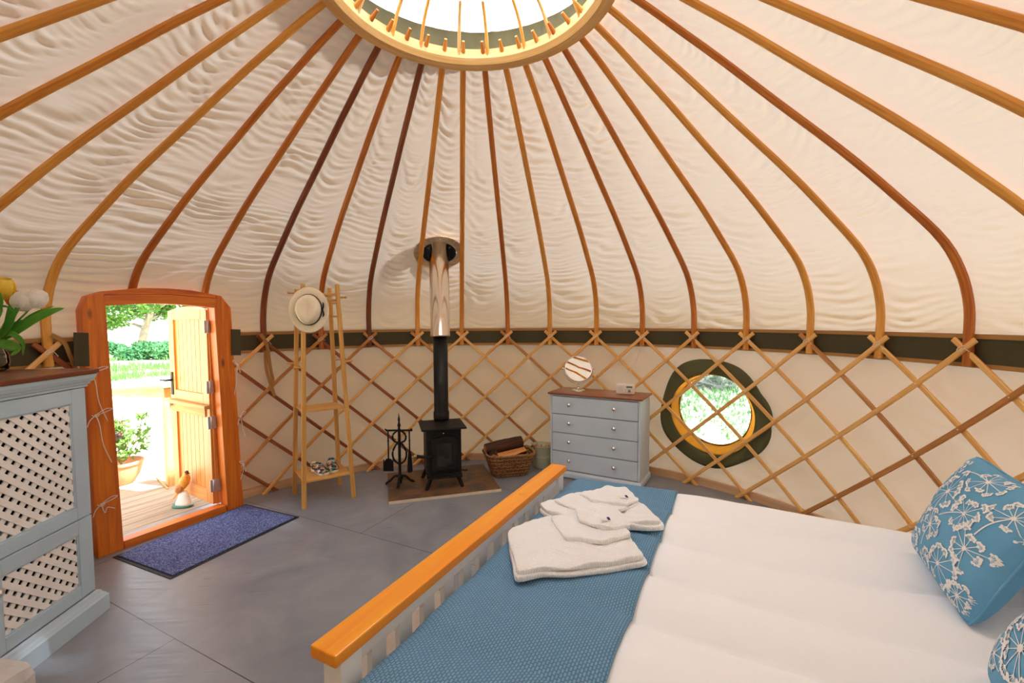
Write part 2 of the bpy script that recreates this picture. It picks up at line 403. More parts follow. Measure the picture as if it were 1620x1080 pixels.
D += .010 * (1 - T2 ** 2) + .006 * snoise(A2 * 3, S2 * .9, 51)
soft = np.clip((A2 - .6) / 1.2, 0, 1); D *= (1 - .25 * soft)         # calmer cloth on the right side
edge = np.clip(S2 / .05, 0, 1); D *= .25 + .75 * edge
rr3 = rr_[None] + Nn[None, :, 0] * D; zz3 = zz_[None] + Nn[None, :, 1] * D
PP = np.stack([rr3 * np.sin(A2), rr3 * np.cos(A2), zz3], 2)
keep = ~((A2 > az_l) & (A2 < np.where(zz3 > 1.58, az_t, az_r)) & (zz3 < 1.725))
keep &= ~(np.hypot(PP[..., 0] - FHC[0], (PP[..., 1] - FHC[1]) * 1.15) < .185)
mb = MB(); mb.grid(PP, closeu=True, keep=keep); 
o = mb.build('ceiling', CANVAS, fix=False); tag(o, 'beige wrinkled canvas roof of the yurt', kind='structure')

# wall canvas
NZ = 62; ZW = np.linspace(.0, 1.47, NZ); A3, Z3 = np.meshgrid(AZ, ZW, indexing='ij')
D3 = .010 * snoise(A3 * 2.0 + Z3 * .8, Z3 * .9, 61) + .006 * snoise(A3 * 5 + Z3, Z3 * 2.2, 62, lo=.6, hi=1.6)
ph = (A3 * 2.75 * .9 + Z3 * 1.3) / .16 + 1.2 * snoise(A3 * 2, Z3 * 1.4, 63); D3 += .0035 * np.sin(2 * PI * ph) * np.clip(snoise(A3 * 3, Z3 * 1.3, 64) + .1, 0, 1)
ph = Z3 / .09 + 1.0 * snoise(A3 * 2, Z3, 65); D3 += .004 * np.sin(2 * PI * ph) * np.clip(1 - Z3 / .3, 0, 1)
R3 = 2.762 + np.clip(D3, -.012, .03); PW = np.stack([R3 * np.sin(A3), R3 * np.cos(A3), Z3], 2)
keep = ~((A3 > az_l) & (A3 < az_r))
def win_r(a, z): return np.hypot((a - WIN_A) * 2.75, z - WIN_Z + .03)
keep &= win_r(A3 + PI / NA, Z3 + .012) > .40
mb = MB(); mb.grid(PW, closeu=True, keep=keep)
o = mb.build('wall_back', CANVAS_W, fix=False); tag(o, 'beige canvas wall of the yurt', kind='structure')

# olive band with ochre tapes
aL, aR = math.atan2(*dp(.0, 0, 0)[:2]), math.atan2(*dp(.90, 0, 0)[:2])
def arcband(z0, z1, r0, r1, a0=aR, a1=aL + 2 * PI, n=420):   # angles from +Y towards +X
    m = MB(); m.ring([(r0, z0), (r0, z1), (r1, z1), (r1, z0)], n=n, a0=PI / 2 - a1, a1=PI / 2 - a0, smooth=False); return m
tag(arcband(1.286, 1.462, 2.738, 2.742).build('trim_1', OLIVE), 'dark olive canvas band around the top of the wall', kind='structure')
tag(arcband(1.440, 1.466, 2.733, 2.7375).build('trim_2', OCHRE), 'upper ochre tape along the olive band', kind='structure')
tag(arcband(1.282, 1.306, 2.733, 2.7375).build('trim_3', OCHRE), 'lower ochre tape along the olive band', kind='structure')
tag(arcband(0, .072, 2.722, 2.746).build('baseboard_back', BOARD), 'pale pine board around the foot of the wall', kind='structure')

# ------------------------------------------------------------------ roof poles
SECR = [(math.cos(t), math.sin(t)) for t in np.arange(8) * PI / 4 + PI / 8]
POLE_W = {-4: CHEST, -2: CHEST, -3: AMBER, -5: AMBER, -6: AMBER, -1: HONEY2, 1: AMBER, 4: AMBER, 5: AMBER, 7: HONEY, 8: HONEY, 9: AMBER}
ordn = ['first', 'second', 'third', 'fourth', 'fifth', 'sixth', 'seventh', 'eighth', 'ninth', 'tenth', 'eleventh', 'twelfth', 'thirteenth']
for k in range(-13, 17):
    m_ = POLE_W.get(k, HONEY if k % 3 else HONEY2); a0 = az_k(k) + (0.004 if k % 2 else -.003)
    pr = PROF.copy(); 
    if k in (-6, -5): pr = pr[pr[:, 1] > 1.775]
    pr = pr[::3] if k in (-6, -5) else pr[::3]
    if tuple(pr[-1]) != tuple(PROF[-1]): pr = np.vstack([pr, PROF[-1]])
    wob = .004 * np.sin(np.linspace(0, 5, len(pr)) + k * 1.7)
    az_ = az_k(k) + (a0 - az_k(k)) * np.linspace(1, 0, len(pr)) + wob / np.maximum(pr[:, 0], .7)
    pts = np.stack([pr[:, 0] * np.sin(az_), pr[:, 0] * np.cos(az_), pr[:, 1]], 1)
    T = np.gradient(pr, axis=0); T /= np.linalg.norm(T, axis=1)[:, None]
    up = np.stack([T[:, 1] * np.sin(az_), T[:, 1] * np.cos(az_), -T[:, 0]], 1)
    wd = np.interp(pr[:, 1], [1.2, 1.9, 3.2], [.0265, .0255, .020]); 
    R = np.stack([wd, wd * .8], 1)
    if k in (-6, -5): lab = 'amber curved roof pole ending on the door frame, %s one' % ('left' if k == -6 else 'right')
    elif k >= 0: lab = 'curved wooden roof pole, %s to the right of the stove flue' % ordn[min(k, 12)]
    elif k >= -4: lab = ('dark chestnut' if k in (-4, -2) else 'orange' if k == -3 else 'golden') + ' curved roof pole, %s to the left of the stove flue' % ordn[-k - 1]
    elif k >= -10: lab = 'wide curved roof pole left of the door, %s from the door frame' % ordn[-k - 7]
    else: lab = 'roof pole outside the photo, %s left of the left edge' % ordn[-k - 11]
    if k > 12: lab = 'roof pole outside the photo, %s right of the right edge' % ordn[k - 13]
    mb = MB(); mb.tube(pts, R, sec=SECR, up=up, smooth=False, grain=V3(k * 3.3, k * 1.7, 0))
    org = cyl(az_[0], pr[0, 0], pr[0, 1])
    t = thing('roof_pole', lab, 'roof pole', org, 'curved poles of the roof')
    mb.build('pole', m_, t)
    a = az_[-1]; dr = V3(math.sin(a), math.cos(a), 0)
    mb = MB(); mb.tube([cyl(a, .752, 3.19), cyl(a, .665, 3.238), cyl(a, .612, 3.272)], [[.017, .017], [.0145, .0145], [.0085, .0085]], sec=SECR, up=(0, 0, 1), smooth=False)
    mb.build('peg', m_ if k % 2 else HONEY2, t)

# ------------------------------------------------------------------ crown wheel and skylight
t = thing('crown_wheel', 'round pale ash crown ring with bent spokes at the top of the roof', 'crown ring', (0, 0, 3.166))
mb = MB(); mb.ring([(.746, 3.166), (.757, 3.19), (.757, 3.255), (.662, 3.255), (.662, 3.20), (.684, 3.171)], n=140); mb.build('ring', RINGW, t)
for i in range(20):
    a = math.radians(-60 + 18 * i + (1.5 if i % 2 else -1)); 
    pr = interp_path([(.672, 3.215), (.655, 3.25), (.57, 3.37), (.39, 3.48), (.2, 3.54), (.02, 3.565)], 18)
    mb = MB(); mb.tube([cyl(a, r, z) for r, z in pr], .0105, n=8); mb.build('spoke', HONEY if i % 3 else RINGW, t)
m_, nt, b, out = new_mat("white dome plastic")
tr = nt.nodes.new('ShaderNodeBsdfTranslucent'); tr.inputs[0].default_value = (.98, .98, .97, 1)
mx = nt.nodes.new('ShaderNodeMixShader'); mx.inputs[0].default_value = .86; b.inputs['Base Color'].default_value = (.9, .9, .9, 1)
nt.links.new(b.outputs[0], mx.inputs[1]); nt.links.new(tr.outputs[0], mx.inputs[2]); nt.links.new(mx.outputs[0], out.inputs[0])
t = thing('skylight_dome', 'white glowing domed skylight above the crown ring with a dark canvas skirt', 'skylight', (0, 0, 3.28))
mb = MB(); mb.lathe([(.765, 3.42), (.755, 3.485), (.69, 3.55), (.5, 3.62), (.25, 3.665), (1e-6, 3.675)], n=64); mb.build('dome', m_, t, fix=False)
mb = MB(); aa_ = np.linspace(0, 2 * PI, 180, endpoint=False)
pr = [(.765, 3.235), (.775, 3.32), (.772, 3.40), (.762, 3.46), (.742, 3.497)]
G = np.array([[cyl(a, r + (.006 * math.sin(a * 23) + .004 * math.sin(a * 51)) * (j > 0), z + .006 * math.sin(a * 17 + 1) * (j == 4)) for j, (r, z) in enumerate(pr)] for a in aa_])
mb.grid(G, closeu=True); mb.build('skirt', cloth('skirt canvas', srgb(92, 88, 66), .18, (.4, .38, .25)), t, solid=.002)

# ------------------------------------------------------------------ trellis wall
def lath_mb(k0, dirn, lo=-99, hi=99):
    """lath whose top crossing is at pole k0, leaning down to k0 + 3*dirn"""
    r = 2.690 if dirn < 0 else 2.7045; n = 40; sl = np.linspace(-.13, 3.13, n); k = k0 + dirn * sl; z = 1.378 - .4425 * sl
    ok = (k >= lo) & (k <= hi); 
    if ok.sum() < 3: return None, None
    k = k[ok]; z = z[ok]; bow = .006 * math.sin(k0 * 2.1)
    r_ = r + .002 * np.sin(k * 2 + k0)
    P = np.array([cyl(az_k(a), q, h) for a, q, h in zip(k, r_, z)]); up = P * V3(-1, -1, 0)
    mb = MB(); c = .3; sec = [(-1, -1), (1, -1), (1, .3), (.6, 1), (-.6, 1), (-1, .3)]
    mb.tube(P, (.0155, .0062), sec=sec, up=up, smooth=False, grain=V3(k0 * 2.3, dirn, 0))
    if dirn < 0:
        for j in range(7):
            s_ = j * .5
            kk_ = k0 - s_
            if lo <= kk_ <= hi: mb.ball(cyl(az_k(kk_), r - .008, 1.378 - .4425 * s_), .0042, 8, mi=1)
    return mb, P
def lath_mat(k0, dirn):
    if k0 < -2 and dirn > 0: return LATHR
    if k0 in (-3, -2) and dirn < 0: return LATHM
    if k0 == -4 and dirn > 0: return LATHR
    if k0 < 0 and dirn > 0: return LATHM
    return LATHM if (k0, dirn) in ((10, -1), (7, 1), (1, 1), (13, -1)) else LATHW
for nm, lab, ks, lo, hi in (('trellis_wall', 'crossed ash lath trellis wall from the door round to the right behind the bed', range(-8, 15), -4.62, 13.2),
                            ('trellis_wall', 'short stretch of crossed lath trellis left of the door behind the cabinet', range(-13, -3), -12.5, -6.66)):
    t = thing(nm, lab, 'trellis', cyl(az_k((lo + hi) / 2), 2.69, 0))
    for k0 in ks:
        for dirn in (1, -1):
            mb, P = lath_mb(k0, dirn, lo, hi)
            if mb and len(P) > 3: mb.build('lath', [lath_mat(k0, dirn), CORDW], t)

# white cords where each pole is tied to the trellis
t_ = None
for k in list(range(-4, 11)) + [-7]:
    a = az_k(k); m = MB()
    th = np.linspace(0, 2 * PI, 20)
    loop = [cyl(a, 2.683, 1.385) + V3(math.cos(a), -math.sin(a), 0) * (.022 * math.cos(q)) + V3(0, 0, 1) * (.014 * math.sin(q) + .01 * math.cos(q)) for q in th]
    m.tube(loop, .0022, n=6)
    ta = V3(math.cos(a), -math.sin(a), 0); b0 = cyl(a, 2.680, 1.378)
    m.tube(interp_path([b0, b0 + ta * .02 + V3(0, 0, .006), b0 + ta * .045 + V3(0, 0, -.006 - .01 * (k % 3))], 8), .0018, n=6)
    lab = ('white cord lashing the %s roof pole right of the flue to the trellis' % ordn[k] if k >= 0 else
           'white cord lashing the %s roof pole left of the flue to the trellis' % ordn[-k - 1] if k > -5 else 'white cord tying the roof pole to the trellis left of the door')
    tag(m.build('lashing_cord', CORDW), lab, 'cord', 'cords tying the roof poles to the trellis')

# ochre webbing straps hanging by the door
m = MB(); a = az_k(-4.02)
def strap(m, pts, w=.014):
    P = interp_path(pts, 24); up = P * V3(-1, -1, 0); m.tube(P, (w, .0015), sec=[(-1, -1), (1, -1), (1, 1), (-1, 1)], up=up, smooth=False, mi=0)
q = lambda k, z, r=2.672: cyl(az_k(k), r, z)
strap(m, [q(-4.1, 1.45), q(-4.0, 1.36), q(-3.96, 1.2), q(-3.9, .99)]); strap(m, [q(-4.02, 1.30, 2.683), q(-4.0, 1.1, 2.68), q(-3.88, .88, 2.68)])
tag(m.build('webbing_strap', OCHRE), 'ochre webbing strap hanging from the trellis right of the door', 'strap')
m = MB(); strap(m, [q(-6.98, 1.49), q(-6.85, 1.44), q(-6.78, 1.34), q(-6.72, 1.25)], .012)
tag(m.build('webbing_strap', OCHRE), 'ochre webbing strap looped over the trellis left of the door', 'strap')

# ------------------------------------------------------------------ round window
def wp(r, th, rad=2.745): return cyl(WIN_A + r * math.cos(th) / 2.75, rad, WIN_Z + r * math.sin(th))
t = thing('window_1', None, None, cyl(WIN_A, 2.75, WIN_Z), kind='structure'); t['label'] = 'round clear plastic window sewn into the canvas wall'
def annul(rfi, rfo, radi, rado, mat, name, n=96, m=5, solid=0, dz0=0, dz1=0):
    G = np.array([[wp(rfi(th) + (rfo(th) - rfi(th)) * j / (m - 1), th, radi + (rado - radi) * j / (m - 1) + .003 * math.sin(9 * th + j)) + V3(0, 0, dz0 + (dz1 - dz0) * j / (m - 1)) for j in range(m)] for th in np.linspace(0, 2 * PI, n, endpoint=False)])
    mb = MB(); mb.grid(G, closeu=True); return mb.build(name, mat, t, solid=solid)
outer = lambda th: .50 + .014 * math.cos(3 * th + .5) + .012 * math.cos(5 * th + 1.4) + (.03 if -.1 < (th % (2 * PI)) < .5 else 0) * math.sin(PI * ((th % (2 * PI)) + .1) / .6)
inner = lambda th: .375 + .01 * math.cos(2 * th)
annul(inner, outer, 2.733, 2.742, OLIVE2, 'olive_surround', solid=.003, dz0=-.035, dz1=-.03)
annul(lambda th: .318, lambda th: inner(th) + .012, 2.795, 2.745, OCHRE2, 'ochre_surround', solid=.002, dz0=0, dz1=-.035)
mb = MB(); G = np.array([[wp(r, th, 2.80 + .004 * math.sin(3 * th) * (r / .33)) for r in np.linspace(0.001, .335, 10)] for th in np.linspace(0, 2 * PI, 64, endpoint=False)])
mb.grid(G, closeu=True); mb.build('pane', glass('clear vinyl', (.44, .52, .52), .25, .05, .06, .6), t)
mb = MB(); mb.tube([wp(.330, th, 2.79) for th in np.linspace(0, 2 * PI, 80, endpoint=False)], .005, n=6, close=True); mb.build('bead', RUBBER, t)

# ------------------------------------------------------------------ door frame and stable door
D1 = thing('door_1', None, None, dp(.45, -.05, 0), kind='structure'); D1['label'] = 'larch stable door standing open in its arched frame'
dz = V3(0, 0, 1)
def dprism(name, poly, d0, d1, mat, parent, bevel=.004):
    mb = MB(); mb.prism(poly, dp(0, min(d0, d1), 0), DE, dz, DN, abs(d1 - d0)); return mb.build(name, mat, parent, bevel=bevel)
dprism('left_jamb', [(-.015, 0), (.125, 0), (.09, 1.73), (.08, 1.766), (.002, 1.733), (-.032, 1.643)], -.10, 0, DOORW, D1)
dprism('right_jamb', [(.815, 0), (.945, 0), (.90, 1.673), (.827, 1.768), (.79, 1.775), (.772, 1.68)], -.10, 0, DOORW, D1)
lint = [(.085, 1.672)] + [(s, 1.672 + .022 * math.sin(PI * (s - .09) / .68)) for s in np.linspace(.09, .772, 13)]
dprism('header', lint + [(.79, 1.745), (.45, 1.763), (.083, 1.74)], -.08, .002, DOORW, D1)
dprism('arch_board', [(.0815, 1.742), (.45, 1.765), (.79, 1.747), (.826, 1.77), (.616, 1.803), (.45, 1.808), (.3, 1.803), (.081, 1.768)], -.09, -.006, DOORW, D1)
mb = MB(); mb.prism([(.13, -.01), (.81, -.01), (.805, .055), (.128, .055)], dp(0, -.10, 0), DE, dz, DN, .095); mb.build('sill', DOORW, D1, bevel=.004)
# rebate strip on the right reveal and catch on the left jamb
mb = MB(); mb.prism([(.778, .06), (.81, .06), (.778, 1.67), (.768, 1.67)], dp(0, -.14, 0), DE, dz, DN, .05); mb.build('rebate', LEAFW, D1, bevel=.002)
mb = MB(); mb.box(dp(.118, -.03, .78), (.03, .01, .05), DE); mb.ball(dp(.135, -.02, .785), .012); mb.box(dp(.14, -.03, .775), (.04, .012, .018), DE); mb.build('catch', GALV, D1)

# the leaves: hinge at H, free edge at F
H = V3(-2.108, 1.606, 0); F = V3(-2.655, 2.015, 0); LE = unit(F - H); LL = np.linalg.norm(F - H); LN = V3(-LE[1], LE[0], 0)
if LN @ (V3(0, -2.25, 0) - H) < 0: LN = -LN
def lp(s, z, d=0): return H + LE * s + LN * d + V3(0, 0, z)
def leaf(name, z0, z1, arch):
    top = lambda s: z1 + (arch * math.sin(PI * s / LL) if arch else 0)
    mb = MB(); w = .095
    zz = .024; th = .045
    def rect(s0, s1, a0, a1, d0=-.0225, d1=.0225):
        mb.prism([(s0, a0), (s1, a0), (s1, a1), (s0, a1)], lp(0, 0, d0), LE, dz, LN, d1 - d0)
    mb.prism([(0, z0), (w, z0), (w, top(w)), (0, top(0))], lp(0, 0, -.0225), LE, dz, LN, th)
    mb.prism([(LL - w, z0), (LL, z0), (LL, top(LL)), (LL - w, top(LL - w))], lp(0, 0, -.0225), LE, dz, LN, th)
    rect(w, LL - w, z0, z0 + (.11 if not arch else .085))
    ss = np.linspace(w, LL - w, 9)
    mb.prism([(LL - w, z1 - .075), (w, z1 - .075)][::-1] + [(s, top(s)) for s in ss[::-1]], lp(0, 0, -.0225), LE, dz, LN, th)
    lf = mb.build(name, LEAFW, D1, bevel=.003)
    mb = MB(); n = 7; a0 = z0 + .06; a1 = z1 - .05
    for i in range(n):
        s0 = w - .01 + (LL - 2 * w + .02) * i / n; s1 = w - .01 + (LL - 2 * w + .02) * (i + 1) / n - .004
        mb.prism([(s0, a0), (s1, a0), (s1, a1), (s0, a1)], lp(0, 0, -.010), LE, dz, LN, .018)
    mb.prism([(w - .01, a0), (LL - w, a0), (LL - w, a1), (w - .01, a1)], lp(0, 0, -.012), LE, dz, LN, .004)
    mb.build('panel', LEAFW, lf, bevel=.0015); return lf
lo_ = leaf('lower_leaf', .062, .875, 0); up_ = leaf('upper_leaf', .882, 1.655, .035)
mb = MB(); mb.box(lp(LL / 2, .865, .035), (LL, .05, .03), LE, LN); mb.box(lp(LL / 2 + .02, .825, .028), (LL * .9, .012, .09), LE, LN); mb.build('ledge', POSTW, lo_, bevel=.003)
mb = MB(); mb.box(lp(LL - .02, .84, .045), (.07, .03, .03), LE, LN); mb.ball(lp(LL + .03, .84, .05), .016); mb.tube([lp(LL - .08, .84, .06), lp(LL + .04, .84, .06)], .006); mb.build('bolt', GALV, lo_)
mb = MB(); mb.box(lp(LL - .045, 1.02, .027), (.035, .006, .2), LE, LN); mb.tube([lp(LL - .045, 1.05, .03), lp(LL - .045, 1.05, .065), lp(LL - .05, 1.05, .07), lp(LL + .07, 1.045, .07)], .009); mb.build('handle', BLACK, up_)
for zc, par in ((.22, lo_), (.74, lo_), (1.03, up_), (1.52, up_)):
    mb = MB(); mb.box(lp(-.012, zc, .0), (.006, .09, .10), LE, LN); mb.tube([lp(-.018, zc - .05, .02), lp(-.018, zc + .05, .02)], .008); mb.build('hinge', GALV, par)
# olive flaps tucked in the frame's slots
for s0, s1, lab in ((.885, .962, 'dark olive band end tucked into the right side of the door frame'), (-.085, -.01, 'dark olive band end tucked into the left side of the door frame')):
    mb = MB(); mb.prism([(s0, 1.285), (s1, 1.28), (s1 + .003, 1.495), (s0 + .006, 1.50)], dp(0, .006, 0), DE, dz, DN, .005); mb.build('band_end', OLIVE, D1)
# white tie cords knotted along the frame
def tie(s, z, lab, side=1, ln=.25, d=.012):
    m = MB(); P = dp(s, d, z)
    def L_(*q): m.tube(interp_path([P + DE * a * side + V3(0, 0, 1) * b + DN * c for a, b, c in q], 22), .0028, n=6)
    L_((-.03, -.03, 0), (0, 0, .004), (.05, .035, .012), (.085, .03, .012), (.04, .012, .012), (0, 0, .004)); L_((0, 0, .004), (.015, -.06, .01), (.03, -ln * .6, .008), (.07, -ln, .006)); L_((-.02, .004, .004), (.0, -.01, .012), (.02, 0, .004)); m.ball(P + DN * .005, .008)
    L_((0, 0, .004), (-.03, -.03, .004), (-.045, -.07, .004))
    tag(m.build('tie_cord', CORDW), lab, 'cord', 'white cords tied along the door frame')
tie(-.005, 1.235, 'white cord bow on the left door jamb just above cabinet height', 1, .33); tie(.005, .955, 'white cord bow halfway down the left door jamb', 1, .33); tie(.01, .36, 'short white cord knot low on the left door jamb', 1, .05)
tie(.925, 1.205, 'top white cord knot on the right door jamb beside the trellis', -.5, .25); tie(.935, .77, 'middle white cord knot on the right door jamb', .5, .18); tie(.945, .36, 'lowest white cord knot on the right door jamb', -.4, .12)
# ------------------------------------------------------------------ bed (local frame: t along the foot, q towards the head)
BA = V3(-.375, -1.216, 0); BU = unit(V3(.539, .842, 0)); BW = V3(BU[1], -BU[0], 0)
def bp(t, q, z): return BA + BU * t + BW * q + V3(0, 0, z)
bed = thing('bed', 'white slatted double bed with an orange lacquered cap rail on its footboard', 'bed', bp(.72, 1, 0))
def bbox(mb, t0, t1, q0, q1, z0, z1, mi=0):
    mb.box(bp((t0 + t1) / 2, (q0 + q1) / 2, (z0 + z1) / 2), (t1 - t0, q1 - q0, z1 - z0), BU, BW, mi=mi)
mb = MB(); bbox(mb, 0, 1.455, 0, .082, .79, .82); 
mb.lathe([(.013, .0), (.017, .0012), (.012, .002), (1e-6, .0015)], bp(1.02, .045, .819), 14); mb.build('cap_rail', RAILW, bed, bevel=.004)
for t0 in (.025, 1.375):
    mb = MB(); bbox(mb, t0, t0 + .062, .012, .072, 0, .79); o = mb.build('leg', WHITE, bed, bevel=.003)
    if t0 < 1: mb = MB(); mb.lathe([(.010, 0), (.010, .004), (.005, .005), (1e-6, .003)], bp(.0245, .042, .70), 12, az=-BU); mb.build('bolt_cap', BRASS, o)
mb = MB(); bbox(mb, .087, 1.375, .028, .056, .738, .79); mb.build('upper_rail', WHITE, bed, bevel=.002)
mb = MB(); bbox(mb, .087, 1.375, .028, .056, .22, .36); mb.build('lower_rail', WHITE, bed, bevel=.002)
for i in range(12):
    t0 = .087 + .052 + i * .1035; mb = MB(); bbox(mb, t0, t0 + .052, .033, .051, .36, .738); mb.build('slat', WHITE, bed, bevel=.0015)
for t0 in (.035, 1.385): mb = MB(); bbox(mb, t0, t0 + .028, .072, 1.90, .22, .36); mb.build('side_rail', WHITE, bed)
for t0 in (.025, 1.375): mb = MB(); bbox(mb, t0, t0 + .062, 1.90, 1.955, 0, 1.0); mb.build('leg', WHITE, bed, bevel=.003)
mb = MB(); bbox(mb, .087, 1.375, 1.915, 1.94, .36, .98); mb.build('headboard', WHITE, bed, bevel=.003)
mb = MB(); bbox(mb, .07, 1.375, .09, 1.895, .34, .56); tag(mb.build('mattress', cloth('mattress ticking', srgb(222, 216, 206)), bevel=.02), 'pale mattress under the white duvet on the bed', 'mattress')

def edge_curve(n, lo, hi, rad, drop0, drop1):
    """path across the bedding: (position, dz); straight drop, rounded corner, flat top, corner, drop"""
    out = []
    if drop0 is not None:
        for z in np.linspace(-drop0, -rad, 7)[:-1]: out.append((lo - .012 * math.sin((z + rad) * 9), z))
        for a in np.linspace(PI, PI / 2, 7)[:-1]: out.append((lo + rad + rad * math.cos(a), -rad + rad * math.sin(a)))
        s0 = lo + rad
    else: s0 = lo
    s1 = hi - rad if drop1 is not None else hi
    for s in np.linspace(s0, s1, n): out.append((s, 0))
    if drop1 is not None:
        for a in np.linspace(PI / 2, 0, 7)[1:]: out.append((hi - rad + rad * math.cos(a), -rad + rad * math.sin(a)))
        for z in np.linspace(-rad, -drop1, 7)[1:]: out.append((hi + .012 * math.sin((z + rad) * 9), z))
    return np.array(out)
def bedding(q0, q1, off, n_q, topz=.735, footdrop=None, ncross=90, puffs=1.0, seed=71, t0=-.10, t1=1.57, drop=.38):
    ct = edge_curve(ncross, t0, t1, .10, drop, drop); cq = edge_curve(n_q, q0, q1, .07, footdrop, None)
    T, Q = np.meshgrid(ct[:, 0], cq[:, 0], indexing='ij'); Z = ct[:, 1][:, None] + cq[:, 1][None]
    ext = np.clip(-Z / .1, 0, 1)
    cs_ = np.abs(np.sin((T + .035 * np.sin(Q * 3 + 5 * T)) * PI / .27 + .3 * np.sin(Q * 2.1))); h = puffs * (.050 * cs_ ** .45 - .037) * (.35 + .65 * np.clip((Q - .45) * 4, 0, 1))
    h += .007 * puffs * snoise(T * 1.3, Q * .55, seed) + .0035 * puffs * np.abs(snoise(T * 4.0 + .3 * np.sin(Q * 4), Q * .9, seed + 1)) 
    crn = np.clip(1 - np.hypot(np.clip(T - t1 + .25, 0, 1), np.clip(q0 + .3 - Q, 0, 1)) * 0, 0, 1)
    zz = topz + off + Z + h * (1 - ext)
    fold = .012 * np.sin(Q * 2 * PI / .23 + 1) * np.clip(-Z / .3, 0, 1) * np.sign(T - .7)
    T2_ = T + fold + off * np.clip(-ct[:, 1][:, None] / .1, 0, 1) * np.sign(T - .7); Q2_ = Q - off * np.clip(-cq[:, 1][None] / .1, 0, 1)
    # corner rounding at the foot
    P = BA + BU * T2_[..., None] + BW * Q2_[..., None]; P[..., 2] = zz
    g = np.stack([T, Q, Z], 2)
    return P, g, T, Q
DUV = cloth('white duvet cotton', srgb(248, 250, 255), weave=600, scale=2, var=.012, bmp=.06)
P, g, _, _ = bedding(.16, 1.86, 0, 120, footdrop=None)
P[:, :, 2] += .0
mb = MB(); mb.grid(P, g=g); duvet = tag(mb.build('duvet', DUV, fix=False, solid=.012), 'plump white duvet spread over the bed', 'duvet')
# knitted blue throw
m, nt, b, out = new_mat('blue knitted throw'); v = coords(nt, attr='grain', scale=(1, 1, 1))
w1 = nt.nodes.new('ShaderNodeTexBrick'); w1.offset = .5; w1.inputs['Scale'].default_value = 1; w1.inputs['Brick Width'].default_value = .012; w1.inputs['Row Height'].default_value = .008
w1.inputs['Mortar Size'].default_value = .0024; w1.inputs['Mortar Smooth'].default_value = .8; w1.inputs['Color1'].default_value = rgb(srgb(134, 174, 204)); w1.inputs['Color2'].default_value = rgb(srgb(124, 166, 198)); w1.inputs['Mortar'].default_value = rgb(srgb(92, 134, 168))
nt.links.new(v, w1.inputs['Vector']); nt.links.new(w1.outputs['Color'], b.inputs['Base Color']); b.inputs['Roughness'].default_value = .95; b.inputs['Specular IOR Level'].default_value = .1
inv = nt.nodes.new('ShaderNodeMath'); inv.operation = 'SUBTRACT'; inv.inputs[0].default_value = 1; nt.links.new(w1.outputs['Fac'], inv.inputs[1]); bump(nt, b, inv.outputs[0], .7, .003)
THROW = m
P, g, T, Q = bedding(.092, .612, .021, 40, topz=.730, footdrop=.30, puffs=.8)
# the free hem runs slightly askew
mb = MB(); mb.grid(P, g=g); tag(mb.build('bed_throw', THROW, fix=False, solid=.010), 'blue knitted throw across the foot of the bed', 'throw')

# folded white waffle robes
m, nt, b, out = new_mat('white waffle cotton'); v = coords(nt, attr='grain'); w1 = nt.nodes.new('ShaderNodeTexBrick'); w1.offset = 0; w1.inputs['Scale'].default_value = 1
w1.inputs['Brick Width'].default_value = .013; w1.inputs['Row Height'].default_value = .006; w1.inputs['Mortar Size'].default_value = .0022; w1.inputs['Mortar Smooth'].default_value = .9
nt.links.new(v, w1.inputs['Vector']); w1.inputs['Color1'].default_value = rgb(srgb(252, 253, 255)); w1.inputs['Color2'].default_value = rgb(srgb(250, 250, 252)); w1.inputs['Mortar'].default_value = rgb(srgb(240, 240, 240))
nt.links.new(w1.outputs['Color'], b.inputs['Base Color']); b.inputs['Roughness'].default_value = .95; bump(nt, b, w1.outputs['Fac'], .5, .003); WAFFLE = m
NAVY = plain('navy label', srgb(30, 40, 110), .7); LABELW = plain('label white', srgb(240, 240, 240), .8)
def slab(mb, poly, z0, h, seed, bulge=.5, n=72, m=18):
    """cushiony folded cloth layer: outline polygon (t, q), rounded edges"""
    P = np.array(poly); P = np.vstack([P, P[:1]]); L = np.concatenate([[0], np.cumsum(np.linalg.norm(np.diff(P, axis=0), axis=1))]); s = np.linspace(0, L[-1], n, endpoint=False)
    out = np.stack([np.interp(s, L, P[:, 0]), np.interp(s, L, P[:, 1])], 1)
    c = out.mean(0); out = (out + .5 * (np.roll(out, 1, 0) + np.roll(out, -1, 0))) / 2
    out += (.004 * snoise(s * 3, s * 0, seed))[:, None] * (out - c) / .2
    th = np.linspace(-PI / 2, PI / 2, 7); rows = [(1 - .02 * (1 - math.cos(a)) - .03 * (a < -1.4), .5 + .5 * math.sin(a)) for a in th] + [(f, 1) for f in np.linspace(.93, .02, m)]
    G = []
    for f, zf in rows:
        p = c + (out - c) * f; z = z0 + h * zf + (.006 * snoise(p[:, 0] * 4, p[:, 1] * 4, seed + 3) + .003 * snoise(p[:, 0] * 11, p[:, 1] * 7, seed + 4)) * (zf > .4)
        G.append(np.stack([BA[0] + BU[0] * p[:, 0] + BW[0] * p[:, 1], BA[1] + BU[1] * p[:, 0] + BW[1] * p[:, 1], z], 1))
    G = np.array(G).transpose(1, 0, 2); C_ = np.tile(out[:, None], (1, len(rows), 1)); g = np.concatenate([np.stack([(G @ BU), (G @ BW)], 2), G[..., 2:]], 2)
    mb.grid(G, closeu=True, g=g)
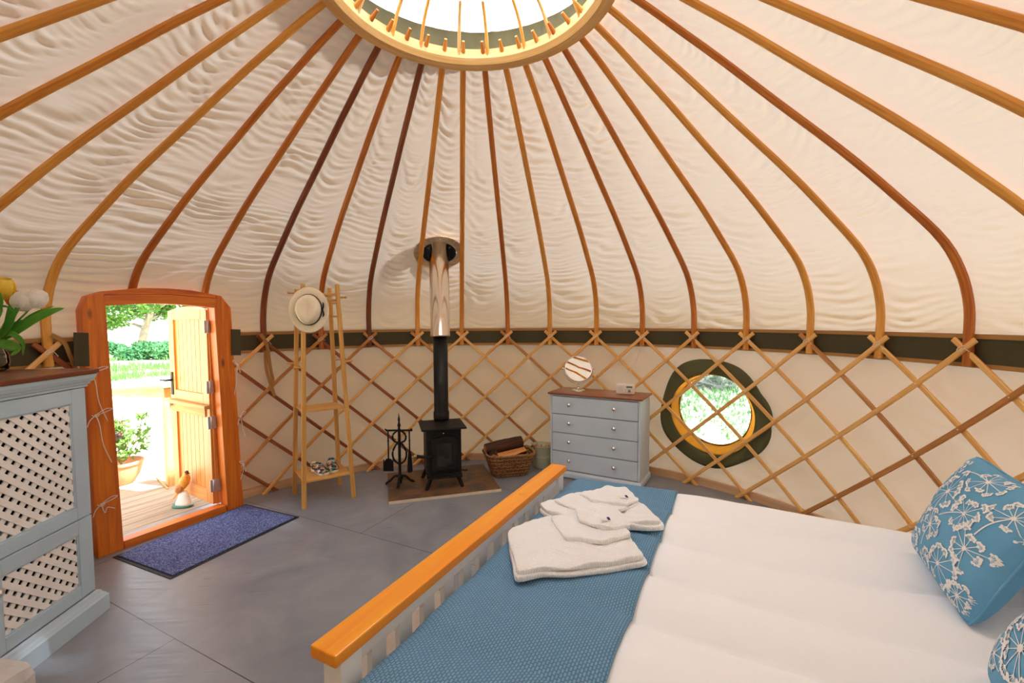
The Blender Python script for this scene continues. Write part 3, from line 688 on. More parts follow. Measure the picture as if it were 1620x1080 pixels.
def robe(lab, poly, hem, collar, z, label_at, seed):
    t = thing('folded_robe', lab, 'bathrobe', bp(*np.mean(poly, 0), z), 'folded robes on the bed')
    mb = MB(); c = np.mean(poly, 0)
    slab(mb, poly, z, .017, seed); slab(mb, [c + (np.array(p) - c) * .975 + (.006, -.004) for p in poly], z + .016, .016, seed + 5)
    mb.build('body', WAFFLE, t); mb = MB(); slab(mb, hem, z + .030, .014, seed + 9); mb.build('sleeve', WAFFLE, t)
    mb = MB(); slab(mb, collar, z + .042, .012, seed + 13); cl = mb.build('collar', WAFFLE, t)
    lt, lq = label_at; d = V3(.25, 1, 0); d = unit(BU * .5 + BW * .85); mb = MB(); mb.box(bp(lt, lq, z + .062), (.035, .022, .0025), d); mb.build('care_label', LABELW, cl)
    mb = MB(); mb.box(bp(lt, lq, z + .0645) + d * .011, (.009, .02, .002), d); mb.build('label_stripe', NAVY, cl)
robe('folded white waffle robe nearer the camera, with a blue striped neck label', [(.75, .11), (.87, .16), (.93, .20), (1.05, .33), (1.06, .40), (.92, .53), (.79, .61), (.69, .51), (.61, .41), (.575, .33), (.505, .27), (.61, .20)],
     [(.90, .22), (1.04, .36), (1.03, .42), (.90, .53), (.80, .46), (.77, .33)], [(.99, .29), (1.09, .37), (1.08, .43), (.94, .52), (.88, .45), (.90, .34)], .762, (.93, .43), 100)
robe('folded white waffle robe further back, partly under the nearer one', [(1.01, .12), (1.08, .14), (1.18, .22), (1.31, .33), (1.36, .39), (1.25, .47), (1.18, .54), (1.07, .62), (1.03, .56), (.99, .44), (.96, .28), (.95, .19)],
     [(1.06, .17), (1.2, .25), (1.30, .38), (1.18, .50), (1.07, .44), (1.02, .28)], [(1.15, .25), (1.28, .35), (1.32, .41), (1.20, .50), (1.12, .46), (1.10, .34)], .761, (1.17, .44), 140)

# cushions
def pillow_grid(c00, c10, c11, c01, th, n=33, pinch=.07, seed=0, wr_=.004, corner=.5):
    """front and back surface grids of a stuffed square; corners bottom-left, bottom-right, top-right, top-left"""
    u = np.linspace(-1, 1, n); U, V = np.meshgrid(u, u, indexing='ij')
    cr_ = 1 - .07 * (np.abs(U) * np.abs(V)) ** 5
    Ui = U * (1 - pinch * (1 - V ** 2) ** 1.0 * np.abs(U) ** 3); Vi = V * (1 - pinch * (1 - U ** 2) * np.abs(V) ** 3)
    Ui = Ui * cr_; Vi = Vi * cr_; a = (Ui + 1) / 2; b_ = (Vi + 1) / 2
    P = ((1 - a) * (1 - b_))[..., None] * c00 + (a * (1 - b_))[..., None] * c10 + (a * b_)[..., None] * c11 + ((1 - a) * b_)[..., None] * c01
    nr = unit(np.cross(c10 - c00, c01 - c00)); h = th / 2 * np.clip((1 - U ** 2) * (1 - V ** 2), 0, 1) ** .42
    w = wr_ * snoise(U * 1.2, V * 1.2, seed) + wr_ * .7 * np.sin(6 * np.arctan2(V, U) + seed) * np.hypot(U, V) ** 2 * np.clip(h / (th / 2), 0, 1)
    w = w * np.clip(h / (th / 2) * 1.5, 0, 1)
    return U, V, P + nr * (h + w)[..., None], P - nr * (h - w * .5)[..., None], nr
CUSH = cloth('blue cushion cotton', srgb(100, 162, 200), c2=srgb(116, 174, 210), scale=5, weave=800); PRINT = plain('white print', srgb(240, 240, 238), .9, var=.01)
def cushion(lab, corners, th, seed, heads):
    c = [np.asarray(q, float) for q in corners]; U, V, Fg, Bg, nr = pillow_grid(*c, th, seed=seed)
    mb = MB(); mb.grid(Fg); mb.grid(Bg, flip=True)
    n = Fg.shape[0]
    e = [Fg[i, 0] for i in range(n)] + [Fg[-1, i] for i in range(n)] + [Fg[i, -1] for i in range(n)][::-1] + [Fg[0, i] for i in range(n)][::-1]
    mb.tube(np.array(e), .004, n=5, caps=False)
    def S(u, v):
        x = (np.clip(u, -1, 1) + 1) / 2 * (n - 1); y = (np.clip(v, -1, 1) + 1) / 2 * (n - 1); i = min(int(x), n - 2); j = min(int(y), n - 2); a = x - i; b_ = y - j
        return (1 - a) * (1 - b_) * Fg[i, j] + a * (1 - b_) * Fg[i + 1, j] + a * b_ * Fg[i + 1, j + 1] + (1 - a) * b_ * Fg[i, j + 1]
    def stroke(p0, p1, w0, w1, bend=0):
        p0 = np.array(p0); p1 = np.array(p1); m_ = max(2, int(np.linalg.norm(p1 - p0) / .05) + 1); d = p1 - p0; pn = np.array([-d[1], d[0]])
        vs = []; 
        for s_ in np.linspace(0, 1, m_ + 1):
            p = p0 + d * s_ + pn * bend * math.sin(PI * s_); w = (w0 + (w1 - w0) * s_) * unit(pn)
            if max(abs(p)) > .97: break
            vs += [S(*(p - w)) + nr * .0016, S(*(p + w)) + nr * .0016]
        k = len(vs) // 2
        if k > 1: mb.add(vs, [(2 * i, 2 * i + 1, 2 * i + 3, 2 * i + 2) for i in range(k - 1)], 1)
    def dot(p, r):
        if max(abs(p[0]), abs(p[1])) > .95: return
        a = np.arange(6) * PI / 3 + random.random(); vs = [S(p[0] + r * math.cos(q) * random.uniform(.7, 1.2), p[1] + r * math.sin(q) * random.uniform(.7, 1.2)) + nr * .0022 for q in a]
        mb.add(vs, [tuple(range(6))], 1)
    for (hu, hv, r, ang, stem) in heads:
        hp = np.array([hu, hv])
        if stem: stroke(hp - stem * np.array([math.cos(ang), math.sin(ang)]), hp, .009, .007, .08)
        nr_ = 10
        for i in range(nr_):
            a = ang + (i / (nr_ - 1) - .5) * 5.2 + random.uniform(-.1, .1); L_ = r * random.uniform(.5, 1.08); q = hp + L_ * np.array([math.cos(a), math.sin(a)]); stroke(hp, q, .006, .004)
            for j in range(7):
                b_ = a + (j - 3) * .42; q2 = q + r * .27 * np.array([math.cos(b_), math.sin(b_)]) * random.uniform(.7, 1.1); stroke(q, q2, .0035, .003); dot(q2, r * .075)
            dot(q, r * .05)
        dot(hp, r * .13)
    return tag(mb.build('cushion', [CUSH, PRINT], fix=False), lab, 'cushion', 'blue printed cushions on the bed')
heads = [(-.35, .30, .36, 1.9, .75), (.28, .22, .26, .6, .5), (-.72, -.15, .24, 2.1, .35), (-.2, -.28, .24, 1.4, .4), (.62, -.15, .27, 2.4, .5), (.35, -.62, .28, 1.7, .45), (-.55, -.7, .22, 1.2, .3), (.1, .78, .24, .1, .5), (.78, .55, .24, 1.2, .5), (-.75, .72, .18, 2.3, .25), (-.05, -.75, .16, 2.0, .3), (.78, -.75, .2, 2.0, .2)]
B_, Lc, Tc = bp(.86, 1.40, .752), bp(1.37, 1.415, .750), bp(1.385, 1.58, 1.10)
Rc = Tc + (B_ - Lc) * 1.08 + V3(0, 0, .01)
cushion('blue cushion with white cow parsley print, leaning at the far side of the bed', [Lc, B_, Rc, Tc], .15, 3, heads)
L2, B2, T2c = bp(.69, 1.37, .750), bp(.24, 1.35, .750), bp(.70, 1.54, 1.09)
cushion('blue cushion with white plant print, cut off by the lower right corner', [L2, B2, T2c + (B2 - L2), T2c], .15, 5, [(a * .9, -b_ * .8, r, q + .6, s) for a, b_, r, q, s in heads])
for i, (t0, t1, lab) in enumerate(((.76, 1.47, 'white pillow standing behind the far blue cushion'), (.02, .72, 'white pillow behind the nearer blue cushion'))):
    U, V, Fg, Bg, nr = pillow_grid(bp(t1, 1.66, .735), bp(t0, 1.66, .735), bp(t0, 1.80, 1.09), bp(t1, 1.78, 1.075), .17, seed=9 + i, pinch=.05)
    mb = MB(); mb.grid(Fg); mb.grid(Bg, flip=True); tag(mb.build('pillow', DUV, fix=False), lab, 'pillow', 'white pillows at the head of the bed')

# rug under the bed
mb = MB(); mb.prism([(.15, -.70), (1.36, -.67), (1.36, 1.2), (.15, 1.2)], (BA[0], BA[1], .0), BU, BW, (0, 0, 1), .012)
tag(mb.build('woven_rug', cloth('woven beige', srgb(196, 182, 168), c2=srgb(170, 158, 146), weave=400, scale=300, var=.15, bmp=.4), bevel=.003), 'beige woven rug on the floor under the bed, seen through the footboard slats', 'rug')

# grey upholstered footstool corner
a_ = math.radians(-15); ux = V3(math.cos(a_), math.sin(a_), 0); uy = V3(-math.sin(a_), math.cos(a_), 0); c0 = V3(-1.435, -.665, 0)
t = thing('upholstered_stool', 'pale grey upholstered stool cut off by the lower left corner of the photo', 'stool', c0 - ux * .24 - uy * .3)
GREY = cloth('pale grey felt', srgb(206, 202, 200), c2=srgb(192, 188, 188), scale=40, var=.03)
mb = MB(); mb.box(c0 - ux * .24 - uy * .30 + V3(0, 0, .26), (.48, .60, .38), ux, uy); mb.build('seat', GREY, t, bevel=.045)
for sx in (-.05, -.43):
    for sy in (-.05, -.55): mb = MB(); mb.box(c0 + ux * sx + uy * sy + V3(0, 0, .045), (.04, .04, .09), ux, uy); mb.build('leg', COUNTER, t)

# ------------------------------------------------------------------ doormat
MA, MB_, MC, MD = V3(-2.386, .896, 0), V3(-1.845, .564, 0), V3(-1.376, 1.357, 0), V3(-1.935, 1.705, 0)
e1 = unit(MD - MA); e2 = unit(MB_ - MA); e2 = unit(e2 - e1 * (e1 @ e2)); W1, W2 = .935, .635
t = thing('doormat', 'blue flecked doormat with a black rubber edge inside the door', 'doormat', MA + e1 * W1 / 2 + e2 * W2 / 2)
mb = MB(); mb.prism([(0, 0), (W1, 0), (W1, W2), (0, W2)], MA, e1, e2, (0, 0, 1), .004); mb.build('rubber_base', RUBBER, t)
m, nt, b, out = new_mat('blue mat pile'); v = coords(nt, 'Object'); f = noise(nt, v, 130, 3, .7); r_ = ramp(nt, [(.35, srgb(36, 44, 84)), (.5, srgb(80, 90, 142)), (.66, srgb(150, 160, 200))], f)
nt.links.new(r_.outputs[0], b.inputs['Base Color']); b.inputs['Roughness'].default_value = 1; bump(nt, b, f, .8, .004)
mb = MB(); mb.prism([(.022, .02), (W1 - .022, .02), (W1 - .022, W2 - .02), (.022, W2 - .02)], MA + V3(0, 0, .004), e1, e2, (0, 0, 1), .007); mb.build('pile', m, t, bevel=.003)

# ------------------------------------------------------------------ painted cabinet on the left
CX = -2.02; CY1 = .297; CB = .36
t = thing('lattice_cabinet', 'duck egg blue cabinet with white lattice doors and a dark wooden top', 'cabinet', (-2.3, -.1, 0))
Y0 = -.83
mb = MB()
def wbox(mb, x0, x1, y0, y1, z0, z1, mi=0): mb.box(((x0 + x1) / 2, (y0 + y1) / 2, (z0 + z1) / 2), (x1 - x0, y1 - y0, z1 - z0), mi=mi)
wbox(mb, CX - .47, CX - .022, CY1 - .018, CY1, .02, 1.225); wbox(mb, CX - .47, CX - .022, Y0, Y0 + .018, .02, 1.225); wbox(mb, CX - .47, CX - .455, Y0 + .018, CY1 - .018, .02, 1.225)
for z in (.125, .545, 1.215): wbox(mb, CX - .455, CX - .022, Y0 + .018, CY1 - .018, z - .012, z + .008)
wbox(mb, CX - .455, CX - .022, -.277, -.257, .13, 1.2); mb.build('carcass', BLUE2, t)
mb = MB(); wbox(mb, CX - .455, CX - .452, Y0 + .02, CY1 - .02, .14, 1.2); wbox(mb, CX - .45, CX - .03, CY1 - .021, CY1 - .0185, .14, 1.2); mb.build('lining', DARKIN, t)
prof = [(0, 0), (.018, 0), (.018, .075), (.014, .09), (.008, .1), (.004, .125), (0, .13)]
mb = MB()
def mould(mb, prof, z0):
    """moulding run along the front (+X) and the right end (+Y), profile (out, up)"""
    P = np.array(prof); base = [(CX - .47, CY1), (CX, CY1), (CX, Y0)]; outd = [(0, 1), (1, 1), (1, 0)]
    G = np.array([[(b_[0] + o_[0] * a, b_[1] + o_[1] * a, z0 + h) for a, h in P] for b_, o_ in zip(base, outd)])
    mb.grid(G, smooth=False)
mould(mb, [(0, 0), (.036, 0), (.036, .085), (.030, .092), (.026, .10), (.018, .108), (.012, .122), (0, .128)], 0); mb.build('plinth', BLUE2, t)
mb = MB(); mould(mb, [(0, 0), (.006, .002), (.006, .012), (.013, .016), (.016, .028), (.022, .03), (.030, .048), (.034, .066), (0, .068)], 1.225); mb.build('cornice', BLUE2, t)
mb = MB(); wbox(mb, CX - .49, CX + .040, Y0 - .04, CY1 + .046, 1.292, 1.318); mb.build('top', COUNTER, t, bevel=.006)
def clip(poly, x0, x1, y0, y1):
    for ax, lim, sg in ((0, x0, 1), (0, x1, -1), (1, y0, 1), (1, y1, -1)):
        out = []
        for i in range(len(poly)):
            a, b_ = poly[i], poly[(i + 1) % len(poly)]; ia = sg * (a[ax] - lim) >= 0; ib = sg * (b_[ax] - lim) >= 0
            if ia: out.append(a)
            if ia != ib: s_ = (lim - a[ax]) / (b_[ax] - a[ax]); out.append((a[0] + s_ * (b_[0] - a[0]), a[1] + s_ * (b_[1] - a[1])))
        poly = out
        if len(poly) < 3: return []
    return poly
def lat_door(y0, y1, z0, z1, knob=None, name='door'):
    mb = MB(); w = .082
    for a, b_, c, d in ((y0, y0 + w, z0, z1), (y1 - w, y1, z0, z1), (y0 + w, y1 - w, z0, z0 + w * .8), (y0 + w, y1 - w, z1 - w * .9, z1)): wbox(mb, CX - .02, CX, a, b_, c, d)
    d_ = mb.build(name, BLUE2, t, bevel=.003); a, b_, c, d = y0 + w, y1 - w, z0 + w * .8, z1 - w * .9
    mb = MB()
    for (a0, a1, c0_, c1_) in ((a, b_, c, c + .006), (a, b_, d - .006, d), (a, a + .006, c, d), (b_ - .006, b_, c, d)): wbox(mb, CX - .016, CX - .005, a0, a1, c0_, c1_)
    mb.build('bead', BLUE2, d_, bevel=.002)
    for ang, x, nm in ((-.72, CX - .0125, 'front_lattice'), (.86, CX - .0185, 'rear_lattice')):
        mb = MB(); dx, dy = math.cos(ang), math.sin(ang); nx, ny = -dy, dx; p = .044; hw = .0126
        for i in range(-30, 31):
            cx_, cy_ = (a + b_) / 2 + nx * p * i, (c + d) / 2 + ny * p * i; q = [(cx_ + dx * s_ * 1.5 + nx * hw * v_, cy_ + dy * s_ * 1.5 + ny * hw * v_) for s_, v_ in ((-1, -1), (1, -1), (1, 1), (-1, 1))]
            q = clip(q, a, b_, c, d)
            if len(q) > 2: mb.prism(q, (x - .003, 0, 0), (0, 1, 0), (0, 0, 1), (1, 0, 0), .0055)
        mb.build(nm, LATT, d_)
    if knob:
        mb = MB(); mb.lathe([(.008, 0), (.008, .012), (.019, .016), (.022, .026), (.016, .036), (1e-6, .04)], (CX, knob[0], knob[1]), 18, az=(1, 0, 0)); mb.build('knob', CHROME, d_)
lat_door(-.255, .293, .548, 1.222); lat_door(-.255, .293, .132, .543, (-.215, .42)); lat_door(-.825, -.262, .548, 1.222); lat_door(-.825, -.262, .132, .543, (-.30, .42))

# ------------------------------------------------------------------ tulips in a vase
VC = V3(-2.40, .245, 1.318); VR = V3(.996, -.092, 0); VF = V3(.092, .996, 0)
def vp(a, h, dd=0):   # a: sideways, h: downwards, in 1/316 m about the vase mouth
    k = (2.27 + dd) / 718; return VC * V3(1, 1, 0) + VR * ((a - 810) * k + 2.585) + VF * dd + V3(0, 0, 1.5613 - (h - 505) * k)
t = thing('glass_vase', 'round clear glass vase of water on the cabinet top', 'vase', VC)
mb = MB(); mb.lathe([(.035, 0), (.052, .012), (.06, .045), (.057, .085), (.042, .12), (.040, .15), (.047, .17), (.044, .17), (.037, .15), (.039, .12), (.053, .085), (.056, .045), (.048, .015), (1e-6, .012)], VC, 32)
mb.build('glass', glass('vase glass', (.97, .98, .97), .02), t)
mb = MB(); mb.lathe([(1e-6, .0135), (.046, .016), (.054, .045), (.050, .09), (1e-6, .09)], VC, 24); mb.build('water', glass('vase water', (.86, .88, .72), .03), t)
GREEN = cloth('tulip leaf', srgb(96, 164, 74), .4, (.35, .75, .12), scale=12, c2=srgb(136, 196, 100)); STEM = plain('tulip stem', srgb(150, 186, 98), .6)
PET_W = cloth('white petal', srgb(255, 252, 248), .55, (1, 1, .95), scale=20); PET_Y = cloth('yellow petal', srgb(250, 206, 40), .35, (1, .85, .2), scale=25, c2=srgb(252, 232, 120)); PET_O = cloth('orange petal', srgb(240, 150, 50), .3, (1, .6, .2), scale=20)
def leaf_rib(mb, pts, w, mi=0, up=(0, -1, .3), fold=.25, n=20):
    P = interp_path(pts, n); T = np.gradient(P, axis=0); rows = []
    for i, (p, tt_) in enumerate(zip(P, T)):
        s_ = i / (n - 1); ww = w * (math.sin(PI * min(1, s_ * .93 + .07)) ** .7) * (1 - .25 * s_) + .0008; x = unit(np.cross(tt_, up)); nrm = unit(np.cross(x, tt_))
        rows.append([p - x * ww + nrm * ww * fold, p - x * ww * .5 + nrm * ww * fold * .3, p, p + x * ww * .5 + nrm * ww * fold * .3, p + x * ww + nrm * ww * fold])
    mb.grid(np.array(rows), mi=mi)
def tulip(lab, head, dd, pet, leaves, hang=0, size=.036, tiltv=(0, 0, 1)):
    b0 = VC + V3(0, 0, .03) + VR * random.uniform(-.02, .02) + VF * random.uniform(-.02, .02); hp = vp(*head, dd); nk = VC + V3(0, 0, .16) + (b0 - VC) * V3(-1, -1, 0) * .8
    ax = unit(hp - nk + V3(*tiltv) * .1); t = thing('tulip', lab, 'flower', b0, 'tulips in the glass vase')
    mb = MB(); mb.tube(interp_path([b0, nk, (nk + hp) / 2 + V3(0, 0, -.01), hp - ax * size * 1.2], 16), .0042, n=7); mb.build('stem', STEM, t)
    mb = MB(); sx = unit(np.cross(ax, (0, 1, .2))); sy = np.cross(ax, sx)
    for lay in (0, 1):
        for j in range(3):
            a = j * 2 * PI / 3 + lay * PI / 3; dr = sx * math.cos(a) + sy * math.sin(a); tg = np.cross(ax, dr); G = []
            for i in range(9):
                s_ = i / 8; rad = size * (.15 + .95 * math.sin(PI * (s_ * .78 + .05)) ** .8) * (1 - .07 * lay); hh = size * (-1.1 + 2.5 * s_); w = size * .95 * math.sin(PI * min(.97, s_ * .82 + .12)) ** .7
                G.append([hp + ax * hh + dr * (rad - abs(c) * abs(c) * w * .35) + tg * w * c for c in (-1, -.5, 0, .5, 1)])
            mb.grid(np.array(G))
    mb.build('petals', pet, t)
    for lf in leaves: mb = MB(); leaf_rib(mb, [nk + V3(0, 0, -.01)] + [vp(x, y, d_) for x, y, d_ in lf[0]], lf[1], fold=lf[2] if len(lf) > 2 else .25); mb.build('leaf', GREEN, t, solid=.0008)
tulip('white tulip leaning furthest right in the vase', (66, 469), -.04, PET_W, [([(30, 520, -.06), (66, 498, -.07), (92, 487, -.07), (110, 482, -.07)], .025), ([(28, 515, -.02), (60, 492, -.02), (94, 478, -.02)], .012)])
tulip('white tulip in the vase, left of the furthest one', (45, 472), -.06, PET_W, [([(14, 520, -.09), (30, 492, -.09), (44, 470, -.08)], .02)], size=.040)
tulip('yellow and white striped tulip at the left edge', (13, 452), -.05, PET_Y, [([(16, 512, -.05), (26, 480, -.05), (31, 456, -.05)], .018), ([(20, 522, -.10), (33, 527, -.11), (42, 538, -.11), (40, 557, -.11)], .014)], size=.042)
tulip('orange tulip half hidden among the leaves', (32, 468), .01, PET_O, [([(8, 520, -.03), (40, 505, -.03), (60, 500, -.01)], .02)], size=.032)
tulip('pale green tulip bud leaning left out of the frame', (-22, 462), -.02, PET_W, [([(-2, 500, -.12), (10, 470, -.12), (-2, 440, -.12)], .02), ([(-10, 520, 0), (-26, 500, 0), (-34, 470, 0)], .02)])
tulip('yellow tulip at the back of the vase', (-6, 455), .07, PET_Y, [([(8, 538, -.10), (22, 541, -.11), (33, 547, -.11), (20, 557, -.12)], .026), ([(2, 500, -.14), (8, 480, -.15), (0, 465, -.16)], .022)])
tulip('white tulip on a thin curved stem at the back', (-30, 478), .05, PET_W, [([(0, 488, -.13), (16, 478, -.14), (29, 487, -.14)], .006)])
Z = V3(0, 0, 1)
# ------------------------------------------------------------------ hearth and stove
HX = unit(V3(.982, .190, 0)); HY = V3(-HX[1], HX[0], 0); H0 = V3(-.708, 1.576, 0)
m, nt, b, out = new_mat('rust brown slate'); v = coords(nt, 'Object'); f = noise(nt, v, 3.5, 7, .62, 1.2)
r_ = ramp(nt, [(.30, srgb(58, 48, 40)), (.45, srgb(92, 70, 52)), (.56, srgb(128, 86, 52)), (.66, srgb(100, 84, 68)), (.8, srgb(150, 100, 56))], f); nt.links.new(r_.outputs[0], b.inputs['Base Color']); b.inputs['Roughness'].default_value = .45; bump(nt, b, f, .4, .006)
t = thing('hearth_slab', 'rust brown slate hearth slab with a cream front edge under the stove', 'hearth', H0 + HX * .5 + HY * .4)
mb = MB(); mb.prism([(0, .012), (.99, .012), (.99, .76), (0, .76)], H0, HX, HY, Z, .020); mb.build('slab', m, t, bevel=.002)
mb = MB(); mb.prism([(0, 0), (.99, 0), (.99, .0115), (0, .0115)], H0, HX, HY, Z, .021); mb.build('edge_strip', plain('cream strip', srgb(226, 212, 190), .6), t)
SX = unit(V3(.983, .183, 0)); SY = V3(-SX[1], SX[0], 0); S0 = V3(-.405, 1.80, .020)
def sp(x, y, z): return S0 + SX * x + SY * y + Z * z
st = thing('wood_stove', 'small black cast iron wood stove with a glass door on four legs', 'stove', sp(.16, .18, 0))
def sbox(mb, x0, x1, y0, y1, z0, z1, mi=0): mb.box(sp((x0 + x1) / 2, (y0 + y1) / 2, (z0 + z1) / 2), (x1 - x0, y1 - y0, z1 - z0), SX, SY, mi=mi)
mb = MB(); sbox(mb, .0, .32, .03, .33, .125, .545); mb.build('body', BLACK, st, bevel=.006)
mb = MB(); sbox(mb, -.045, .365, -.02, .375, .545, .562); mb.build('top_plate', BLACK, st, bevel=.005)
mb = MB(); sbox(mb, .0, .32, .0, .03, .105, .135); mb.prism([(-.0, -.035), (.32, -.035), (.30, .03), (.02, .03)], sp(0, .0, .108), SX, SY, Z, .014); mb.build('ash_lip', BLACK, st, bevel=.003)
dr = MB(); sbox(dr, .045, .275, .008, .03, .17, .20); sbox(dr, .045, .09, .008, .03, .2, .42); sbox(dr, .23, .275, .008, .03, .2, .42)
arch = [(.045, .42), (.275, .42)] + [(.16 + .115 * math.cos(a), .445 + .035 * math.sin(a)) for a in np.linspace(0, PI, 12)]
dr.prism([(x, z) for x, z in arch], sp(0, .008, 0), SX, Z, SY, .022); door = dr.build('door', BLACK, st, bevel=.003)
mb = MB(); sbox(mb, .09, .23, .016, .022, .2, .42); mb.build('glass', SOOT, door)
mb = MB(); mb.tube([sp(.16 + .135 * math.cos(a), .02, .455 + .045 * math.sin(a)) for a in np.linspace(.15, PI - .15, 14)], .005, n=6); mb.build('arch_moulding', BLACK, st)
mb = MB(); mb.ball(sp(.155, .024, .508), (.008, .006, .009)); mb.build('badge', CHROME, st)
mb = MB(); mb.tube([sp(.06, -.0, .31), sp(.035, -.03, .315), sp(-.04, -.035, .325), sp(-.09, -.035, .335)], [.010, .010, .014, .015], n=10); h = mb.build('handle', BLACK, door)
mb = MB(); mb.ball(sp(-.104, -.035, .337), .018); mb.build('handle_knob', BRASS, h)
mb = MB(); sbox(mb, .05, .062, -.0, .01, .25, .30); mb.build('latch', BLACK, door)
for x0, x1, y in ((.045, -.005, .02), (.275, .325, .02), (.045, -.015, .335), (.275, .325, .335)):
    mb = MB(); mb.tube([sp(x0, y + .01, .13), sp(x1, y - .01 if y < .1 else y + .02, 0)], [[.024, .012], [.017, .010]], sec=SECR, up=SY, smooth=False); mb.build('leg', BLACK, st)
mb = MB(); mb.tube([sp(.31, .10, .135), sp(.36, .09, .128)], .006, n=6); mb.box(sp(.37, .088, .127), (.03, .02, .01), SX, SY); mb.build('air_lever', BLACK, st)
# flue
t = thing('flue_pipe', 'stove flue: black pipe below, shiny stainless steel sleeve above, passing through the roof', 'stove pipe', FLUE + Z * .6)
mb = MB(); mb.lathe([(.075, .582), (.078, .60), (.078, .66), (.073, .665), (.073, .67), (.07, .68), (.07, 1.44)], FLUE, 40); mb.build('black_pipe', BLACKP, t)
m, nt, b, out = new_mat('brushed flue steel'); b.inputs['Base Color'].default_value = (.80, .68, .54, 1); b.inputs['Metallic'].default_value = 1; b.inputs['Roughness'].default_value = .16; b.inputs['Anisotropic'].default_value = .6
v = coords(nt, 'Object', scale=(1, 1, 60)); bump(nt, b, noise(nt, v, 3, 3), .05, .001); FLS = m
mb = MB(); mb.lathe([(.074, 1.405), (.098, 1.405), (.098, 1.422), (.094, 1.426), (.094, 2.9), (.08, 2.9)], FLUE, 48); mb.build('steel_sleeve', FLS, t)
# flashing: disc tilted with the roof
fa = math.atan2(FHC[0], FHC[1]); fr = math.hypot(FHC[0], FHC[1])
zc_ = float(np.interp(-fr, -cp[:, 0], cp[:, 1])); FCN = V3(math.sin(fa) * fr, math.cos(fa) * fr, zc_)
slope = math.radians(30); nn = V3(-math.sin(fa) * math.sin(slope), -math.cos(fa) * math.sin(slope), -math.cos(slope))
t = thing('flue_flashing', 'round riveted steel flashing plate where the flue passes through the canvas', 'flashing plate', FCN)
tx = V3(math.cos(fa), -math.sin(fa), 0)
mb = MB(); mb.ring([(.168, .002), (.245, .002), (.245, .012), (.168, .012)], FCN + nn * .0, 64, az=nn, ax=tx); 
pl = mb.build('plate', plain('dull steel plate', (.62, .54, .44), .42, .85, var=.2), t)
mb = MB()
for i in range(10): 
    a = (i + .5) * 2 * PI / 10; d_ = tx * math.cos(a) + np.cross(nn, tx) * math.sin(a); mb.ball(FCN + nn * .014 + d_ * .225, .006, 8)
mb.build('rivets', CHROME, t)
mb = MB(); mb.ring([(.160, -.11), (.167, -.11), (.167, .006), (.160, .006)], FCN, 64, az=nn, ax=tx, smooth=True); mb.ring([(.150, -.13), (.156, -.13), (.156, .008), (.150, .008)], FCN, 64, az=nn, ax=tx); mb.lathe([(.1, -.14), (.165, -.14)], FCN, 48, az=nn); mb.build('collar', BLACK, t)

# ------------------------------------------------------------------ fireside companion set
TC = V3(-.682, 2.03, 0); zb = .0
t = thing('fire_tool_stand', 'black wrought iron fireside tool stand with looped scrolls left of the stove', 'tool stand', TC)
mb = MB(); mb.tube([TC + Z * .02, TC + Z * .52], .0145, n=6, smooth=False); mb.lathe([(.006, .5), (.016, .53), (.010, .55), (.017, .575), (.008, .60), (.012, .63), (.006, .655), (1e-6, .70)], TC, 10); mb.build('post', BLACK, t)
mb = MB()
for a in (PI * .95, PI * .05, PI * 1.5, PI * .5):
    d_ = V3(math.cos(a), math.sin(a), 0); mb.tube(interp_path([TC + Z * .09, TC + d_ * .05 + Z * .085, TC + d_ * .09 + Z * .045, TC + d_ * .115 + Z * .03, TC + d_ * .135 + Z * .012], 12), .012, n=6); mb.ball(TC + d_ * .135 + Z * .011, .010, 8)
mb.tube([TC + Z * .012, TC + Z * .10], .017, n=6); mb.build('feet', BLACK, t)
mb = MB()
for s_ in (-1, 1):
    mb.tube(interp_path([TC + Z * .20, TC + VR * s_ * .05 + Z * .24, TC + VR * s_ * .065 + Z * .31, TC + VR * s_ * .03 + Z * .39, TC - VR * s_ * .012 + Z * .405], 22), .0095, n=6)
    mb.tube(interp_path([TC + VR * s_ * .012 + Z * .405, TC + VR * s_ * .055 + Z * .43, TC + VR * s_ * .06 + Z * .48, TC + VR * s_ * .02 + Z * .52, TC + Z * .52], 20), .0095, n=6)
mb.build('scrolls', BLACK, t)
mb = MB(); zt = .525; mb.tube([TC - VR * .125 + Z * zt, TC + VR * .125 + Z * zt], .0095, n=6)
for s_ in (-1, 1): mb.tube([TC + VR * s_ * .10 + Z * zt, TC + VR * s_ * .105 - VF * .02 + Z * zt, TC + VR * s_ * .125 - VF * .03 + Z * (zt + .02)], .0075, n=6)
mb.build('hanger_bar', BLACK, t)
p0 = TC + VR * .10 + Z * .52 - VF * .018
t = thing('hearth_brush', 'black long fireside brush hanging on the right of the tool stand', 'brush', p0 - Z * .4, 'fireside tools'); mb = MB(); mb.tube([p0 + Z * .005, p0 - Z * .2], .0075, n=6); mb.ball(p0 - Z * .09, .01); mb.build('handle', BLACK, t); mb = MB(); mb.lathe([(.010, 0), (.017, -.03), (.026, -.19), (.018, -.20), (1e-6, -.2)], p0 - Z * .19, 12, ax=(1, 0, 0)); mb.build('bristles', plain('black bristle', (.01, .01, .01), .95), t)
p0 = TC - VR * .10 + Z * .52 - VF * .018
t = thing('hearth_shovel', 'black fireside shovel hanging on the left of the tool stand', 'shovel', p0 - Z * .4, 'fireside tools'); mb = MB(); mb.tube([p0 + Z * .005, p0 - Z * .27], .0075, n=6); mb.ball(p0 - Z * .09, .01); mb.build('handle', BLACK, t)
